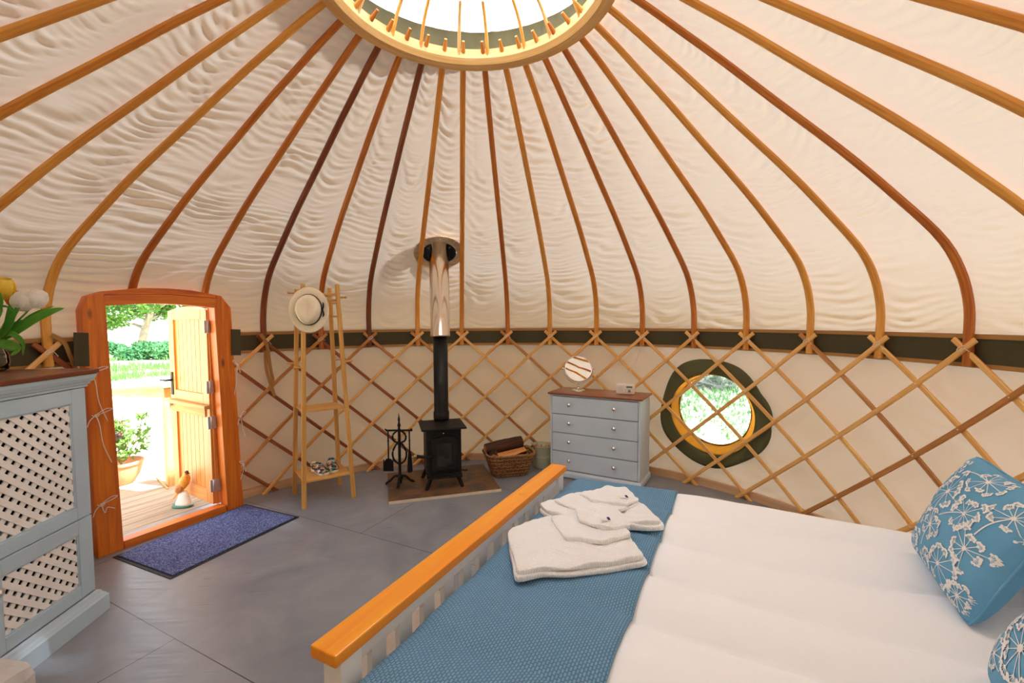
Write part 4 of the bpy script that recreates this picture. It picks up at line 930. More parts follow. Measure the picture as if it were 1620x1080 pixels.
mb = MB(); mb.prism([(-.02, 0), (.02, 0), (.042, -.03), (.045, -.12), (-.045, -.12), (-.042, -.03)], p0 - Z * .26, VR, Z, VF, .004); mb.box(p0 - Z * .32 - VR * .044 - VF * .008, (.004, .02, .11), VR, VF); mb.box(p0 - Z * .32 + VR * .044 - VF * .008, (.004, .02, .11), VR, VF); mb.build('pan', BLACK, t)

# ------------------------------------------------------------------ log basket
BC = V3(.375, 2.245, 0); bx = unit(V3(.988, .155, 0)); by = V3(-bx[1], bx[0], 0)
t = thing('wicker_basket', 'brown wicker log basket on the floor right of the hearth', 'basket', BC)
def rrect(a, hx, hy, p=4.5): c, s_ = math.cos(a), math.sin(a); r = (abs(c / hx) ** p + abs(s_ / hy) ** p) ** (-1 / p); return r * c, r * s_
WICK = wood('wicker', srgb(196, 148, 98), srgb(126, 82, 44), .6, 2); WICKD = wood('dark wicker', srgb(140, 92, 52), srgb(88, 54, 28), .6, 2)
def bpt(a, z, off=0): f_ = z / .215; x, y = rrect(a, .175 + .07 * f_ + off, .115 + .06 * f_ + off); return BC + bx * x + by * y + Z * (z + .006)
mb = MB()
for row in range(17):
    z = .008 + row * .0122; n = 132; pts = [bpt(a, z + (.0025 * math.sin(a * 3 + row)), .0045 * math.sin(22 * a + row * PI)) for a in np.linspace(0, 2 * PI, n, endpoint=False)]
    mb.tube(pts, .0058, n=5, close=True, mi=row % 3 == 1)
mb.build('weave', [WICK, WICKD], t)
mb = MB()
for i in range(44): a = (i + .5) * 2 * PI / 44; mb.tube([bpt(a, .0, 0), bpt(a, .11, 0), bpt(a, .215, 0)], .0045, n=5)
mb.build('stakes', WICKD, t)
mb = MB()
for s_ in (0, PI): mb.tube([bpt(a, .218 + .006 * math.sin(24 * a + s_), .008 * math.cos(24 * a + s_)) for a in np.linspace(0, 2 * PI, 190, endpoint=False)], .0085, n=6, close=True)
mb.build('rim', WICK, t)
mb = MB(); aa_ = np.linspace(0, 2 * PI, 28, endpoint=False); mb.prism([rrect(a, .173, .113) for a in aa_], BC + Z * .003, bx, by, Z, .008); mb.build('base', WICKD, t)
for s_ in (-1, 1): mb = MB(); c_ = BC + bx * s_ * .247 + Z * .215; mb.tube(interp_path([c_ - by * .05, c_ + bx * s_ * .012 - by * .045 + Z * .035, c_ + bx * s_ * .015 + Z * .045, c_ + bx * s_ * .012 + by * .045 + Z * .035, c_ + by * .05], 16), .007, n=6); mb.build('handle', WICKD, t)
mb = MB(); mb.box(BC + bx * .02 - by * .155 + Z * .13, (.035, .01, .04), bx, by); mb.build('leather_loop', CHEST, t, bevel=.002)
BARK = wood('dark bark', srgb(92, 58, 38), srgb(38, 22, 16), .9, .5); LOGIN = wood('split log', srgb(236, 168, 96), srgb(186, 112, 54), .7, .5)
def log(lab, c, d, L_, r, wedge=None, seed=0, rot=0):
    d = unit(d); x = unit(np.cross(Z, d)); y = np.cross(d, x); n = 18; m_ = 12; rr = np.random.default_rng(seed)
    prof_ = []
    for i in range(n):
        a = i / n * 2 * PI + rot
        if wedge and not (0 <= (a - rot) <= wedge): prof_.append(None)
        else: prof_.append((math.cos(a), math.sin(a), 1))
    arcp = [p for p in prof_ if p]; 
    if wedge: arcp = arcp + [(.45 * math.cos(rot + wedge), .45 * math.sin(rot + wedge), 0), (0.02, 0.0, 0), (.45 * math.cos(rot), .45 * math.sin(rot), 0)]
    k = len(arcp); t = thing('firewood_log', lab, 'log', c - Z * r, 'logs in the wicker basket')
    G = []
    for j in range(m_):
        s_ = j / (m_ - 1) - .5; w = 1 + .08 * math.sin(5 * s_ + seed)
        G.append([c + d * L_ * s_ + (x * px_ + y * py_) * r * w * (1 + (.09 * math.sin(i * 2.6 + seed + 3 * s_) + rr.normal(0, .03)) * fl_) for i, (px_, py_, fl_) in enumerate(arcp)])
    G = np.array(G); bark = MB(); inn = MB(); g = np.array([[(j * .03, i * .02, 0) for i in range(k)] for j in range(m_)]) + rr.random(3) * 4
    na = len([p for p in prof_ if p])
    if wedge: bark.grid(G[:, :na], g=g[:, :na]); inn.grid(G[:, list(range(na - 1, k)) + [0]], smooth=False, g=g[:, list(range(na - 1, k)) + [0]])
    else: bark.grid(np.concatenate([G, G[:, :1]], 1), g=np.concatenate([g, g[:, :1]], 1))
    for j in (0, -1): inn.add(G[j], [tuple(range(k))], 0, False, G[j] * V3(1, 1, .2))
    bark.build('bark', BARK, t); inn.build('split_face', LOGIN, t)
q = lambda x, y, z: BC + bx * x + by * y + Z * z
log('big dark bark log lying on top at the back of the basket', q(-.03, .10, .262), bx + by * .08 + Z * .12, .40, .058, None, 1)
log('orange split log across the middle of the basket', q(.0, .0, .232), bx + Z * .12 + by * .12, .34, .075, 2.5, 2, 3.5)
log('short split log at the front of the basket with bark facing up', q(.05, -.075, .205), bx - by * .1 + Z * .03, .27, .062, 2.6, 3, 3.3)
log('split log at the right end of the basket with a pale face', q(.12, .06, .215), bx * .6 + by * .7, .20, .055, 2.4, 4, 3.6)
log('dark log lying low at the left end of the basket', q(-.15, .02, .19), by + bx * .2 + Z * .1, .22, .05, None, 5)
log('log lying at the bottom of the basket', q(.0, -.02, .10), bx, .30, .075, None, 6)

# ------------------------------------------------------------------ kindling bucket
KC = V3(.74, 2.425, 0); ENAM = plain('sage cream enamel', srgb(196, 196, 168), .5, .2)
t = thing('kindling_bucket', 'pale sage metal kindling bucket behind the basket beside the drawers', 'bucket', KC)
mb = MB(); pr = [(.088, 0), (.09, .004)] + [(.090 + .022 * z / .23 + (.0025 if i % 2 else 0), z) for i, z in enumerate(np.linspace(.01, .06, 5))] + [(.096, .07), (.107, .165)] + [(.106 + .006 * (z - .165) / .065 + (.0025 if i % 2 else 0), z) for i, z in enumerate(np.linspace(.175, .215, 5))] + [(.113, .228), (.117, .230), (.117, .234), (.110, .234), (.085, .01), (1e-6, .01)]
mb.lathe(pr, KC, 40); bk = mb.build('pail', ENAM, t)
mb = MB(); mb.tube(interp_path([KC + VR * .115 * s_ + Z * .2 + VF * f_ for s_, f_ in ((-1, 0), (-1.02, .05), (-.7, .12), (0, .14), (.7, .12), (1.02, .05), (1, 0))], 30), .003, n=6); mb.build('handle', GALV, t)
def text_mesh(txt, size, place, mat, name, parent, depth=.0006):
    cu = bpy.data.curves.new('tmp_text', 'FONT'); cu.body = txt; cu.size = size; cu.align_x = 'CENTER'; cu.align_y = 'CENTER'; cu.resolution_u = 3
    ob = bpy.data.objects.new('tmp_text', cu); COL.objects.link(ob); bpy.context.view_layer.update()
    me = bpy.data.meshes.new_from_object(ob.evaluated_get(bpy.context.evaluated_depsgraph_get())); vs = [place(v_.co.x, v_.co.y) for v_ in me.vertices]; fs = [tuple(p.vertices) for p in me.polygons]
    bpy.data.objects.remove(ob); bpy.data.curves.remove(cu); bpy.data.meshes.remove(me)
    mb = MB(); mb.add(vs, fs); return mb.build(name, mat, parent, fix=False)
da = math.atan2(-VF[1], -VF[0]) + .12
text_mesh('KINDLING', .032, lambda x, y: KC + V3(math.cos(da + x / .106), math.sin(da + x / .106), 0) * (.1045 + .0022 + (y) * .09) + Z * (.125 + y), plain('worn letters', srgb(240, 238, 220), .6), 'lettering', bk)
KW = wood('kindling', srgb(226, 180, 128), srgb(186, 134, 84), .7, .8)
for i in range(14):
    a = i * 2.4; r_ = .025 + .045 * ((i * .37) % 1); c_ = KC + V3(math.cos(a), math.sin(a), 0) * r_; d_ = unit(Z + V3(math.cos(a), math.sin(a), 0) * .12 + V3(.05 * math.sin(i), .05 * math.cos(i * 3), 0)); m = MB()
    m.bar(c_ * V3(1, 1, 0) * 1 + Z * .02 - V3(math.cos(a), math.sin(a), 0) * .01, c_ + d_ * (.225 + .02 * math.sin(i * 1.7)), .016 + .006 * (i % 3) / 2, .014, up=(math.cos(a * 1.3), math.sin(a * 1.3), 0))
    tag(m.build('kindling_stick', KW), 'pale split kindling stick standing in the sage bucket', 'stick', 'kindling sticks in the bucket')

# ------------------------------------------------------------------ chest of drawers
CT = V3(.755, 2.136, 0); CXX = unit(V3(.824, -.566, 0)); CYY = V3(-CXX[1], CXX[0], 0); CW = .93; CDp = .41
def cpn(x, y, z): return CT + CXX * x + CYY * y + Z * z
ch = thing('chest_of_drawers', 'pale blue chest of four drawers with a stained pine top', 'chest of drawers', cpn(CW / 2, CDp / 2, 0))
def cb(mb, x0, x1, y0, y1, z0, z1): mb.box(cpn((x0 + x1) / 2, (y0 + y1) / 2, (z0 + z1) / 2), (x1 - x0, y1 - y0, z1 - z0), CXX, CYY)
mb = MB(); mb.box(cpn(CW / 2, CDp / 2, .831), (CW, CDp, .018), CXX, CYY); mb.build('top', DARKTOP, ch, bevel=.006)
mb = MB(); x0, x1 = .022, CW - .022; y0 = .02
cb(mb, x0, x0 + .018, y0, CDp - .01, .05, .822); cb(mb, x1 - .018, x1, y0, CDp - .01, .05, .822); cb(mb, x0 + .018, x1 - .018, CDp - .02, CDp - .01, .05, .822); cb(mb, x0 + .018, x1 - .018, y0 + .03, CDp - .02, .06, .075); cb(mb, x0 + .018, x1 - .018, y0, CDp - .02, .81, .822)
mb.build('carcass', BLUE, ch, bevel=.001)
mb = MB(); cb(mb, x0 + .02, x1 - .02, y0 + .035, y0 + .045, .07, .82); mb.build('shadow_board', DARKIN, ch)
mb = MB(); P_ = [(0, 0), (.014, 0), (.014, .04), (.008, .052), (0, .06)]; base = [(x0, CDp - .01, -1, 0), (x0, y0, -1, -1), (x1, y0, 1, -1), (x1, CDp - .01, 1, 0)]
G = np.array([[cpn(bx_ + ox * a, by_ + oy * a, .012 + h_) for a, h_ in P_] for bx_, by_, ox, oy in base]); mb.grid(G, smooth=False); cb(mb, x0, x1, y0, CDp - .01, .012, .05)
mb.build('plinth', BLUE, ch)
mb = MB()
for xx in (x0 + .02, x1 - .05):
    for yy in (y0 + .01, CDp - .05): cb(mb, xx, xx + .03, yy, yy + .03, 0, .012)
mb.build('feet', DARKIN, ch)
zs = [.078, .262, .446, .630, .808]
for i in range(4):
    mb = MB(); cb(mb, x0 + .021, x1 - .021, y0 - .004, y0 + .018, zs[i] + .003, zs[i + 1] - .004); d_ = mb.build('drawer', BLUE, ch, bevel=.003)
    for fx in (.235, .735):
        mb = MB(); mb.lathe([(.008, 0), (.007, .012), (.016, .017), (.0205, .027), (.015, .037), (1e-6, .041)], cpn(x0 + fx * (x1 - x0), y0 - .004, (zs[i] + zs[i + 1]) / 2 + .012), 16, az=-CYY); mb.build('knob', CHROME, d_)

# dressing mirror
MC_ = cpn(.235, .235, .840); t = thing('dressing_mirror', 'round chrome dressing mirror on a stand on the left of the chest of drawers', 'mirror', MC_)
mb = MB(); mb.lathe([(.072, 0), (.072, .006), (.055, .013), (.02, .018), (.010, .024), (.008, .04), (.011, .045), (.008, .05), (.0075, .075)], MC_, 36); mb.build('base', CHROME, t)
mcn = MC_ + Z * .222; mn = unit(V3(-.10, -1.0, .42)); mx_ = unit(np.cross(Z, mn)); my_ = np.cross(mn, mx_); RM = .134
mb = MB(); mb.tube([mcn + mx_ * RM * 1.10 * math.cos(a) + V3(0, 0, 1) * RM * 1.10 * math.sin(a) for a in np.linspace(PI, 2 * PI, 30)], .0045, n=8)
for s_ in (-1, 1): mb.ball(mcn + mx_ * s_ * RM * 1.16, .012, 10); mb.tube([mcn + mx_ * s_ * RM * .99, mcn + mx_ * s_ * RM * 1.14], .004, n=6)
mb.build('yoke', CHROME, t)
mb = MB(); mb.ring([(RM - .004, -.008), (RM + .004, -.004), (RM + .004, .006), (RM - .004, .010)], mcn, 64, az=mn, ax=mx_, smooth=True); mb.build('rim', CHROME, t)
mb = MB(); mb.lathe([(1e-6, .0045), (RM - .003, .004), (RM - .003, -.004), (1e-6, -.004)], mcn, 64, az=mn, smooth=False); mb.build('mirror_glass', plain('mirror', (.92, .9, .86), .01, 1, var=0), t)
# radio
RCN = cpn(.725, .20, .840); rx = unit(V3(.93, -.36, 0)); ry = V3(-rx[1], rx[0], 0)
t = thing('radio', 'small white portable radio with a display on the right of the chest of drawers', 'radio', RCN)
def rp(x, y, z): return RCN + rx * x + ry * y + Z * z
WPL = plain('cream white plastic', srgb(240, 234, 222), .35, var=.01)
mb = MB(); mb.box(rp(0, .02, .052), (.172, .045, .098), rx, ry); rb = mb.build('body', WPL, t, bevel=.010)
mb = MB(); mb.box(rp(.035, -.0035, .073), (.055, .003, .014), rx, ry); mb.build('display', plain('lcd', srgb(78, 104, 84), .3), t, bevel=.001)
mb = MB()
for i in range(11):
    for j in range(11):
        x, z = -.045 + (i - 5) * .0052, .052 + (j - 5) * .0052
        if math.hypot(x + .045, z - .052) < .028: mb.box(rp(x, -.0030, z), (.0017, .002, .0017), rx, ry)
sg = mb.build('speaker_holes', plain('grille grey', srgb(150, 146, 140), .6), t)
mb = MB(); mb.lathe([(.0135, 0), (.0135, .006), (.007, .008), (1e-6, .008)], rp(.035, -.002, .036), 20, az=-ry); mb.build('dial', plain('grey dial', srgb(150, 140, 144), .4), t)
BTN = plain('small grey button', srgb(120, 112, 112), .5)
for x, z in ((.002, .050), (.002, .038), (.002, .026), (.068, .050), (.068, .038), (.068, .026), (.016, .020), (.054, .020), (.016, .055), (.054, .055)):
    mb = MB(); mb.box(rp(x, -.004, z), (.006, .003, .003), rx, ry); mb.build('button', BTN, t)
mb = MB(); mb.box(rp(0, .02, .103), (.12, .018, .004), rx, ry); mb.build('carry_handle', WPL, t, bevel=.001)
mb = MB(); a_ = az_k(3.93); mb.tube(interp_path([rp(-.06, .045, .09), rp(-.055, .06, .12), cyl(az_k(3.86), 2.66, 1.10), cyl(az_k(4.0), 2.675, 1.30)], 24), .0018, n=6)
tag(mb.build('aerial_wire', CORDW), 'thin white wire running from the radio up to the trellis', 'wire')

# ------------------------------------------------------------------ bamboo coat stand
feet = {'fl': V3(-1.395, 1.565, 0), 'fr': V3(-1.045, 1.77, 0), 'bl': V3(-1.60, 1.905, 0), 'br': V3(-1.26, 2.10, 0)}
cc = sum(feet.values()) / 4; tops = {}
cs_u = unit(feet['fr'] - feet['fl'] + feet['br'] - feet['bl']); cs_v = unit(V3(-cs_u[1], cs_u[0], 0))
for kf, su, sv in (('fl', -.135, -.09), ('fr', .14, -.09), ('bl', -.15, .09), ('br', .12, .09)): tops[kf] = cc + cs_u * su + cs_v * sv + Z * 1.86
t = thing('coat_stand', 'tall bamboo coat stand with two shelves and pegs between the door and stove', 'coat stand', cc)
def leg_at(kf, z): return feet[kf] + (tops[kf] - feet[kf]) * (z / 1.86)
for kf in feet:
    mb = MB(); top_z = {'fl': 1.87, 'fr': 1.88, 'bl': 1.84, 'br': 1.86}[kf]; mb.bar(feet[kf], leg_at(kf, top_z), .036, .022, up=cs_v); mb.build('leg', BAMBOO, t)
for z, th in ((.215, .016), (.80, .014)):
    mb = MB(); P4 = [leg_at(kf, z) for kf in ('fl', 'fr', 'br', 'bl')]; c_ = sum(P4) / 4; P4 = [c_ + (p - c_) * 1.0 for p in P4]
    vs = [p - Z * th / 2 for p in P4] + [p + Z * th / 2 for p in P4]; lc = np.array([[(p - c_) @ cs_u, (p - c_) @ cs_v, z] for p in vs]); mb.add(vs, [(3, 2, 1, 0), (4, 5, 6, 7), (0, 1, 5, 4), (1, 2, 6, 5), (2, 3, 7, 6), (3, 0, 4, 7)], 0, False, lc); mb.build('shelf', BAMBOO, t, bevel=.003)
for z in (1.74, 1.79):
    for a_, b_ in (('fl', 'fr'), ('bl', 'br')): 
        if z == 1.74 and a_ == 'bl': continue
        mb = MB(); mb.tube([leg_at(a_, z), leg_at(b_, z)], .010, n=8); mb.build('rung', BAMBOO, t)
for z in (1.60,):
    for a_, b_ in (('fl', 'bl'), ('fr', 'br')): mb = MB(); mb.tube([leg_at(a_, z), leg_at(b_, z)], .008, n=8); mb.build('rung', BAMBOO, t)
for kf, z, d_ in (('fr', 1.765, cs_u), ('fl', 1.75, -cs_v), ('bl', 1.80, -cs_u), ('br', 1.72, cs_u), ('fl', 1.17, -cs_u), ('bl', 1.19, -cs_u), ('fr', 1.20, cs_u), ('br', 1.20, cs_u)):
    mb = MB(); p = leg_at(kf, z); mb.tube([p, p + d_ * .05 + Z * .004, p + d_ * .072 + Z * .006, p + d_ * .075 + Z * .006], [.009, .008, .013, .010], n=10); mb.build('peg', BAMBOO, t)
# straw hat
hc = leg_at('fl', 1.75) - cs_v * .05 + cs_u * .035 + Z * (-.095); ha = unit(V3(.10, -1, .06)); hx_ = unit(np.cross(Z, ha)); hy_ = np.cross(ha, hx_)
t = thing('straw_hat', 'cream straw trilby hat with a black ribbon hanging on the coat stand', 'hat', hc)
STRAW = cloth('cream straw', srgb(252, 234, 200), c2=srgb(255, 242, 216), scale=120, var=.05, weave=500, bmp=.4)
n = 64; rows = []
for i, f_ in enumerate(np.linspace(0, 1, 8)):
    rows.append([hc + (hx_ * math.cos(a) * (.102 + (.158 - .102) * f_) + hy_ * math.sin(a) * (.128 + (.190 - .128) * f_)) + ha * (.010 * math.cos(2 * a) * f_ ** 2 + .008 * math.sin(a) * f_ + .004) for a in np.linspace(0, 2 * PI, n, endpoint=False)])
mb = MB(); G = np.array(rows).transpose(1, 0, 2); mb.grid(G, closeu=True); mb.build('brim', STRAW, t, solid=.003)
rows = []
for f_, h_ in ((1, 0), (.97, .03), (.93, .06), (.86, .088), (.76, .105), (.6, .112), (.4, .104), (.2, .092), (.01, .088)):
    row = []
    for a in np.linspace(0, 2 * PI, n, endpoint=False):
        x, y = math.cos(a) * .102 * f_, math.sin(a) * .128 * f_; pin = .026 * math.exp(-((x / .028) ** 2)) * (h_ / .11) ** 3 + .016 * math.exp(-(((abs(x) - .06) / .03) ** 2)) * max(0, math.sin(a)) * (h_ / .11)
        row.append(hc + hx_ * x * (1 - .12 * max(0, -math.sin(a)) * (h_ / .1)) + hy_ * y + ha * (h_ - pin + .002))
    rows.append(row)
mb = MB(); mb.grid(np.array(rows).transpose(1, 0, 2), closeu=True); mb.build('crown', STRAW, t)
BLKR = plain('black ribbon', (.012, .010, .011), .6)
rows = [[hc + (hx_ * math.cos(a) * .102 * f_ + hy_ * math.sin(a) * .128 * f_) * 1.02 + ha * h_ for a in np.linspace(0, 2 * PI, n, endpoint=False)] for f_, h_ in ((1, .004), (.975, .030))]
mb = MB(); mb.grid(np.array(rows).transpose(1, 0, 2), closeu=True); mb.build('ribbon', BLKR, t, solid=.0015)
mb = MB(); bc_ = hc + hx_ * .108 + ha * .02
for s_ in (-1, 1): mb.tube([bc_, bc_ + hy_ * s_ * .02 + hx_ * .008, bc_ + hy_ * s_ * .045 + hx_ * .010, bc_ + hy_ * s_ * .062 + hx_ * .004], [[.004, .006], [.006, .013], [.006, .015], [.002, .003]], sec=SECR, up=ha)
mb.ball(bc_ + ha * .004, (.009, .009, .009)); mb.build('bow', BLKR, t)
# sandals
m, nt, b, out = new_mat('multicoloured pattern'); v = coords(nt, 'Object'); vo = nt.nodes.new('ShaderNodeTexVoronoi'); vo.inputs['Scale'].default_value = 46; nt.links.new(v, vo.inputs['Vector'])
sh = nt.nodes.new('ShaderNodeSeparateColor'); nt.links.new(vo.outputs['Color'], sh.inputs[0])
r_ = ramp(nt, [(0, srgb(30, 40, 44)), (.25, srgb(84, 150, 104)), (.42, srgb(240, 226, 200)), (.55, srgb(228, 186, 70)), (.68, srgb(220, 130, 120)), (.82, srgb(60, 120, 150))], sh.outputs[0], 'CONSTANT')
nt.links.new(r_.outputs[0], b.inputs['Base Color']); b.inputs['Roughness'].default_value = .5; SAND = m; SOLE = plain('cream sole', srgb(226, 220, 206), .7); SIN = plain('dark lining', srgb(60, 56, 54), .7)
def sandal(lab, c, yaw):
    fx = V3(math.cos(yaw), math.sin(yaw), 0); fy = V3(-fx[1], fx[0], 0)     # fx: heel to toe
    t = thing('sandal', lab, 'shoe', c, 'pair of sandals on the coat stand')
    out_ = [(-.115 + .0, 0)] + [(-.115 + .23 * s_, w) for s_, w in ((.02, .022), (.12, .033), (.35, .030), (.6, .040), (.8, .044), (.93, .034), (1, .008))]
    pts = [(x, y) for x, y in out_] + [(x, -y) for x, y in out_[::-1] if y]
    mb = MB(); mb.prism(pts, c, fx, fy, Z, .024); mb.build('sole', SOLE, t, bevel=.006)
    mb = MB(); mb.prism([(x * .93, y * .86) for x, y in pts], c + Z * .0235, fx, fy, Z, .003); mb.build('footbed', SIN, t)
    mb = MB(); G = []
    for s_ in np.linspace(.0, 1, 10):
        x = -.012 + .122 * s_; w = .046 * (1 - .55 * max(0, s_ - .55) ** 1.2 * 2); h_ = .052 * (1 - .68 * s_ ** 2)
        G.append([c + fx * x + fy * w * math.cos(a) + Z * (.020 + h_ * math.sin(a)) for a in np.linspace(0, PI, 13)])
    mb.grid(np.array(G)); mb.build('upper', SAND, t, solid=.004)
    mb = MB(); P_ = [c + fx * x + fy * y + Z * z for x, y, z in ((-.005, .046, .05), (-.06, .043, .062), (-.108, .025, .066), (-.12, 0, .067), (-.108, -.025, .066), (-.06, -.043, .062), (-.005, -.046, .05))]
    mb.tube(interp_path(P_, 26), (.0025, .011), sec=SECR, up=(0, 0, 1), smooth=False); mb.build('heel_strap', SAND, t)
sc = (leg_at('fl', .2) + leg_at('fr', .2) + leg_at('bl', .2) + leg_at('br', .2)) / 4
sandal('left one of the two colourful patterned sandals on the bottom shelf', sc * V3(1, 1, 0) + cs_u * -.03 - cs_v * .03 + Z * .2235, -.75)
sandal('right one of the two colourful patterned sandals on the bottom shelf', sc * V3(1, 1, 0) + cs_u * .085 - cs_v * .0 + Z * .2235, -1.15)
# ------------------------------------------------------------------ outside
GZ = -.42
m, nt, b, out = new_mat('meadow ground'); v = coords(nt, 'Object'); f = noise(nt, v, .55, 5, .65, .8); f2 = noise(nt, v, 14, 4, .7)
ma = nt.nodes.new('ShaderNodeMath'); ma.operation = 'MULTIPLY_ADD'; nt.links.new(f, ma.inputs[0]); ma.inputs[1].default_value = .8; mb2 = nt.nodes.new('ShaderNodeMath'); mb2.operation = 'MULTIPLY'; nt.links.new(f2, mb2.inputs[0]); mb2.inputs[1].default_value = .25; nt.links.new(mb2.outputs[0], ma.inputs[2])
r_ = ramp(nt, [(.36, srgb(96, 128, 62)), (.44, srgb(150, 166, 100)), (.52, srgb(206, 198, 168)), (.7, srgb(222, 214, 194))], ma.outputs[0]); nt.links.new(r_.outputs[0], b.inputs['Base Color']); b.inputs['Roughness'].default_value = 1; bump(nt, b, f2, .6, .03)
N = 90; xs = np.linspace(-90, 90, N); X, Y = np.meshgrid(xs, xs, indexing='ij'); d = np.hypot(X, Y); Zg = GZ + .12 * snoise(X / 14, Y / 14, 5) * np.clip((d - 6) / 6, 0, 1)
mbg = MB(); mbg.grid(np.stack([X, Y, Zg], 2)); o = mbg.build('ground', m); tag(o, kind='structure')
# deck in front of the door
def dk(s, d_, z): return dp(s, d_, z)
mb = MB(); w = .125
for i in range(11):
    d1 = -.100 - i * (w + .006); 
    for j in range(1): mb.box(dk(.35, d1 - w / 2, -.032), (3.0, w, .028), DE, DN)
    for j in range(8): mb.box(dk(.35, d1 - (j + .5) * w / 8, -.0178), (3.0, w / 8 * .55, .002), DE, DN)
o = mb.build('deck_boards', DECKW); tag(o, 'grooved timber deck boards outside the door', kind='structure')
mb = MB()
for s_ in (-1.0, .35, 1.7): mb.box(dk(s_, -.85, -.20), (.06, 1.5, .3), DE, DN)
tag(mb.build('deck_joists', DECKW), kind='structure')
# handrail
P1 = V3(-2.90, 2.335, 0); P2 = V3(-6.55, 6.3, 0)
t = thing('handrail', 'timber handrail with braced posts running away from the deck', 'railing', P1)
rd_ = unit(P2 - P1); rl = np.linalg.norm(P2 - P1); zt1, zt2 = .93, .34
for i, f_ in enumerate((0, .95)):
    p = P1 + (P2 - P1) * f_; zt = zt1 + (zt2 - zt1) * f_; mb = MB(); mb.box(p * V3(1, 1, 0) + Z * (zt + GZ) / 2, (.09, .09, zt - GZ), rd_); mb.build('post', POSTW, t)
    sd = V3(-rd_[1], rd_[0], 0); sd = -sd if sd[0] < 0 else sd
    mb = MB(); mb.bar(p + Z * (zt - .17) + sd * .03, p + Z * (zt - .01) + sd * .17, .05, .06); mb.build('brace', POSTW, t)
a, b_ = P1 - rd_ * .1 + sd * .06 + Z * (zt1 + .03), P2 + sd * .06 + Z * (zt2 + .03); mb = MB(); mb.bar(a, b_, .26, .035, up=(0, 0, 1)); mb.build('top_rail', POSTW, t)
mb = MB(); mb.bar(a - Z * .07 - sd * .02, b_ - Z * .07 - sd * .02, .03, .10); mb.build('side_rail', POSTW, t)

# terracotta pot
PC = V3(-3.42, 2.42, -.018); TERR = plain('terracotta', srgb(226, 150, 104), .8, var=.1, scale=9)
t = thing('terracotta_pot', 'round terracotta plant pot on the deck outside', 'pot', PC)
mb = MB(); mb.lathe([(.09, 0), (.10, .01), (.145, .09), (.165, .16), (.168, .19), (.178, .195), (.178, .225), (.160, .225), (.158, .19), (1e-6, .185)], PC, 36); mb.build('pot', TERR, t)
LEAFO = cloth('shrub leaf', srgb(74, 116, 50), .25, (.3, .5, .12), scale=30, c2=srgb(126, 160, 84)); PINK = plain('pink blossom', srgb(230, 140, 150), .7)
def leaf_cloud(mb, centers, radii, n, size, seed, flat=.8, mi=0, up=.3):
    q = np.random.default_rng(seed); centers = np.asarray(centers, float); radii = np.asarray(radii, float)
    pr = radii.reshape(len(centers), -1)[:, 0] ** 2; idx = q.choice(len(centers), n, p=pr / pr.sum()); dv = q.normal(size=(n, 3)); dv /= np.linalg.norm(dv, axis=1)[:, None]
    rad = (q.random(n) ** .45)[:, None]; rr = radii[idx].reshape(n, -1); p = centers[idx] + dv * rad * (rr if rr.shape[1] == 3 else rr * V3(1, 1, flat))
    a = q.normal(size=(n, 3)) + V3(0, 0, up); a /= np.linalg.norm(a, axis=1)[:, None]; b_ = np.cross(a, q.normal(size=(n, 3))); b_ /= np.linalg.norm(b_, axis=1)[:, None]; s_ = size * (.6 + .8 * q.random((n, 1)))
    nrm = np.cross(a, b_); V_ = np.stack([p - a * s_, p + b_ * s_ * .45 + nrm * s_ * .12, p + a * s_, p - b_ * s_ * .45 + nrm * s_ * .12], 1).reshape(-1, 3)
    mb.add(V_, [(4 * i, 4 * i + 1, 4 * i + 2, 4 * i + 3) for i in range(n)], mi, False)
t = thing('flowering_shrub', 'leafy shrub with pink blossom growing in the terracotta pot', 'plant', PC + Z * .19)
mb = MB(); tips = []
for i in range(11):
    a = i * 2.4; r_ = .05 + .14 * ((i * .618) % 1); tp = PC + V3(math.cos(a) * r_, math.sin(a) * r_, .42 + .22 * ((i * .37) % 1)); tips.append(tp); mb.tube(interp_path([PC + Z * .19, (PC + tp) / 2 + V3(math.cos(a) * .03, math.sin(a) * .03, .09), tp], 8), .004, n=5)
mb.build('stems', plain('green brown stem', srgb(110, 104, 62), .8), t)
mb = MB(); leaf_cloud(mb, tips + [p - Z * .12 for p in tips] + [PC + Z * .3], [.075] * 22 + [.12], 900, .026, 3); mb.build('foliage', LEAFO, t)
mb = MB(); leaf_cloud(mb, [tips[2], tips[5], PC + V3(.03, -.05, .5)], [.03, .03, .035], 60, .018, 4); mb.build('blossom', PINK, t)
mb = MB(); mb.tube([V3(-3.25, 2.62, -.01), V3(-2.86, 2.20, -.008)], .008, n=6); tag(mb.build('garden_cane', POSTW), 'thin cane lying on the deck beside the terracotta pot', 'cane')

# painted pheasant doorstop
BC_ = V3(-2.47, 1.77, -.016)
t = thing('bird_ornament', 'painted pheasant ornament standing on the deck against the open door', 'ornament', BC_)
YEL = plain('pheasant ochre', srgb(224, 156, 54), .5, var=.25, scale=40); ROCK = plain('painted rock', srgb(232, 222, 204), .7, var=.12, scale=18); GRN = plain('green base', srgb(60, 110, 88), .6)
fx, fy = VR, VF
mb = MB(); mb.lathe([(.085, 0), (.088, .008), (.080, .02), (1e-6, .022)], BC_, 28, ax=fx, sx=1.0, sy=.6); mb.build('base', GRN, t)
mb = MB(); mb.lathe([(.072, .018), (.066, .04), (.050, .075), (.040, .11), (.026, .135), (1e-6, .14)], BC_ + fx * .012, 20, ax=fx, sx=1, sy=.62); mb.build('rock', ROCK, t)
body = interp_path([BC_ - fx * .095 + Z * .055, BC_ - fx * .05 + Z * .10, BC_ - fx * .012 + Z * .15, BC_ + fx * .018 + Z * .205, BC_ + fx * .034 + Z * .25, BC_ + fx * .04 + Z * .285, BC_ + fx * .045 + Z * .30], 26)
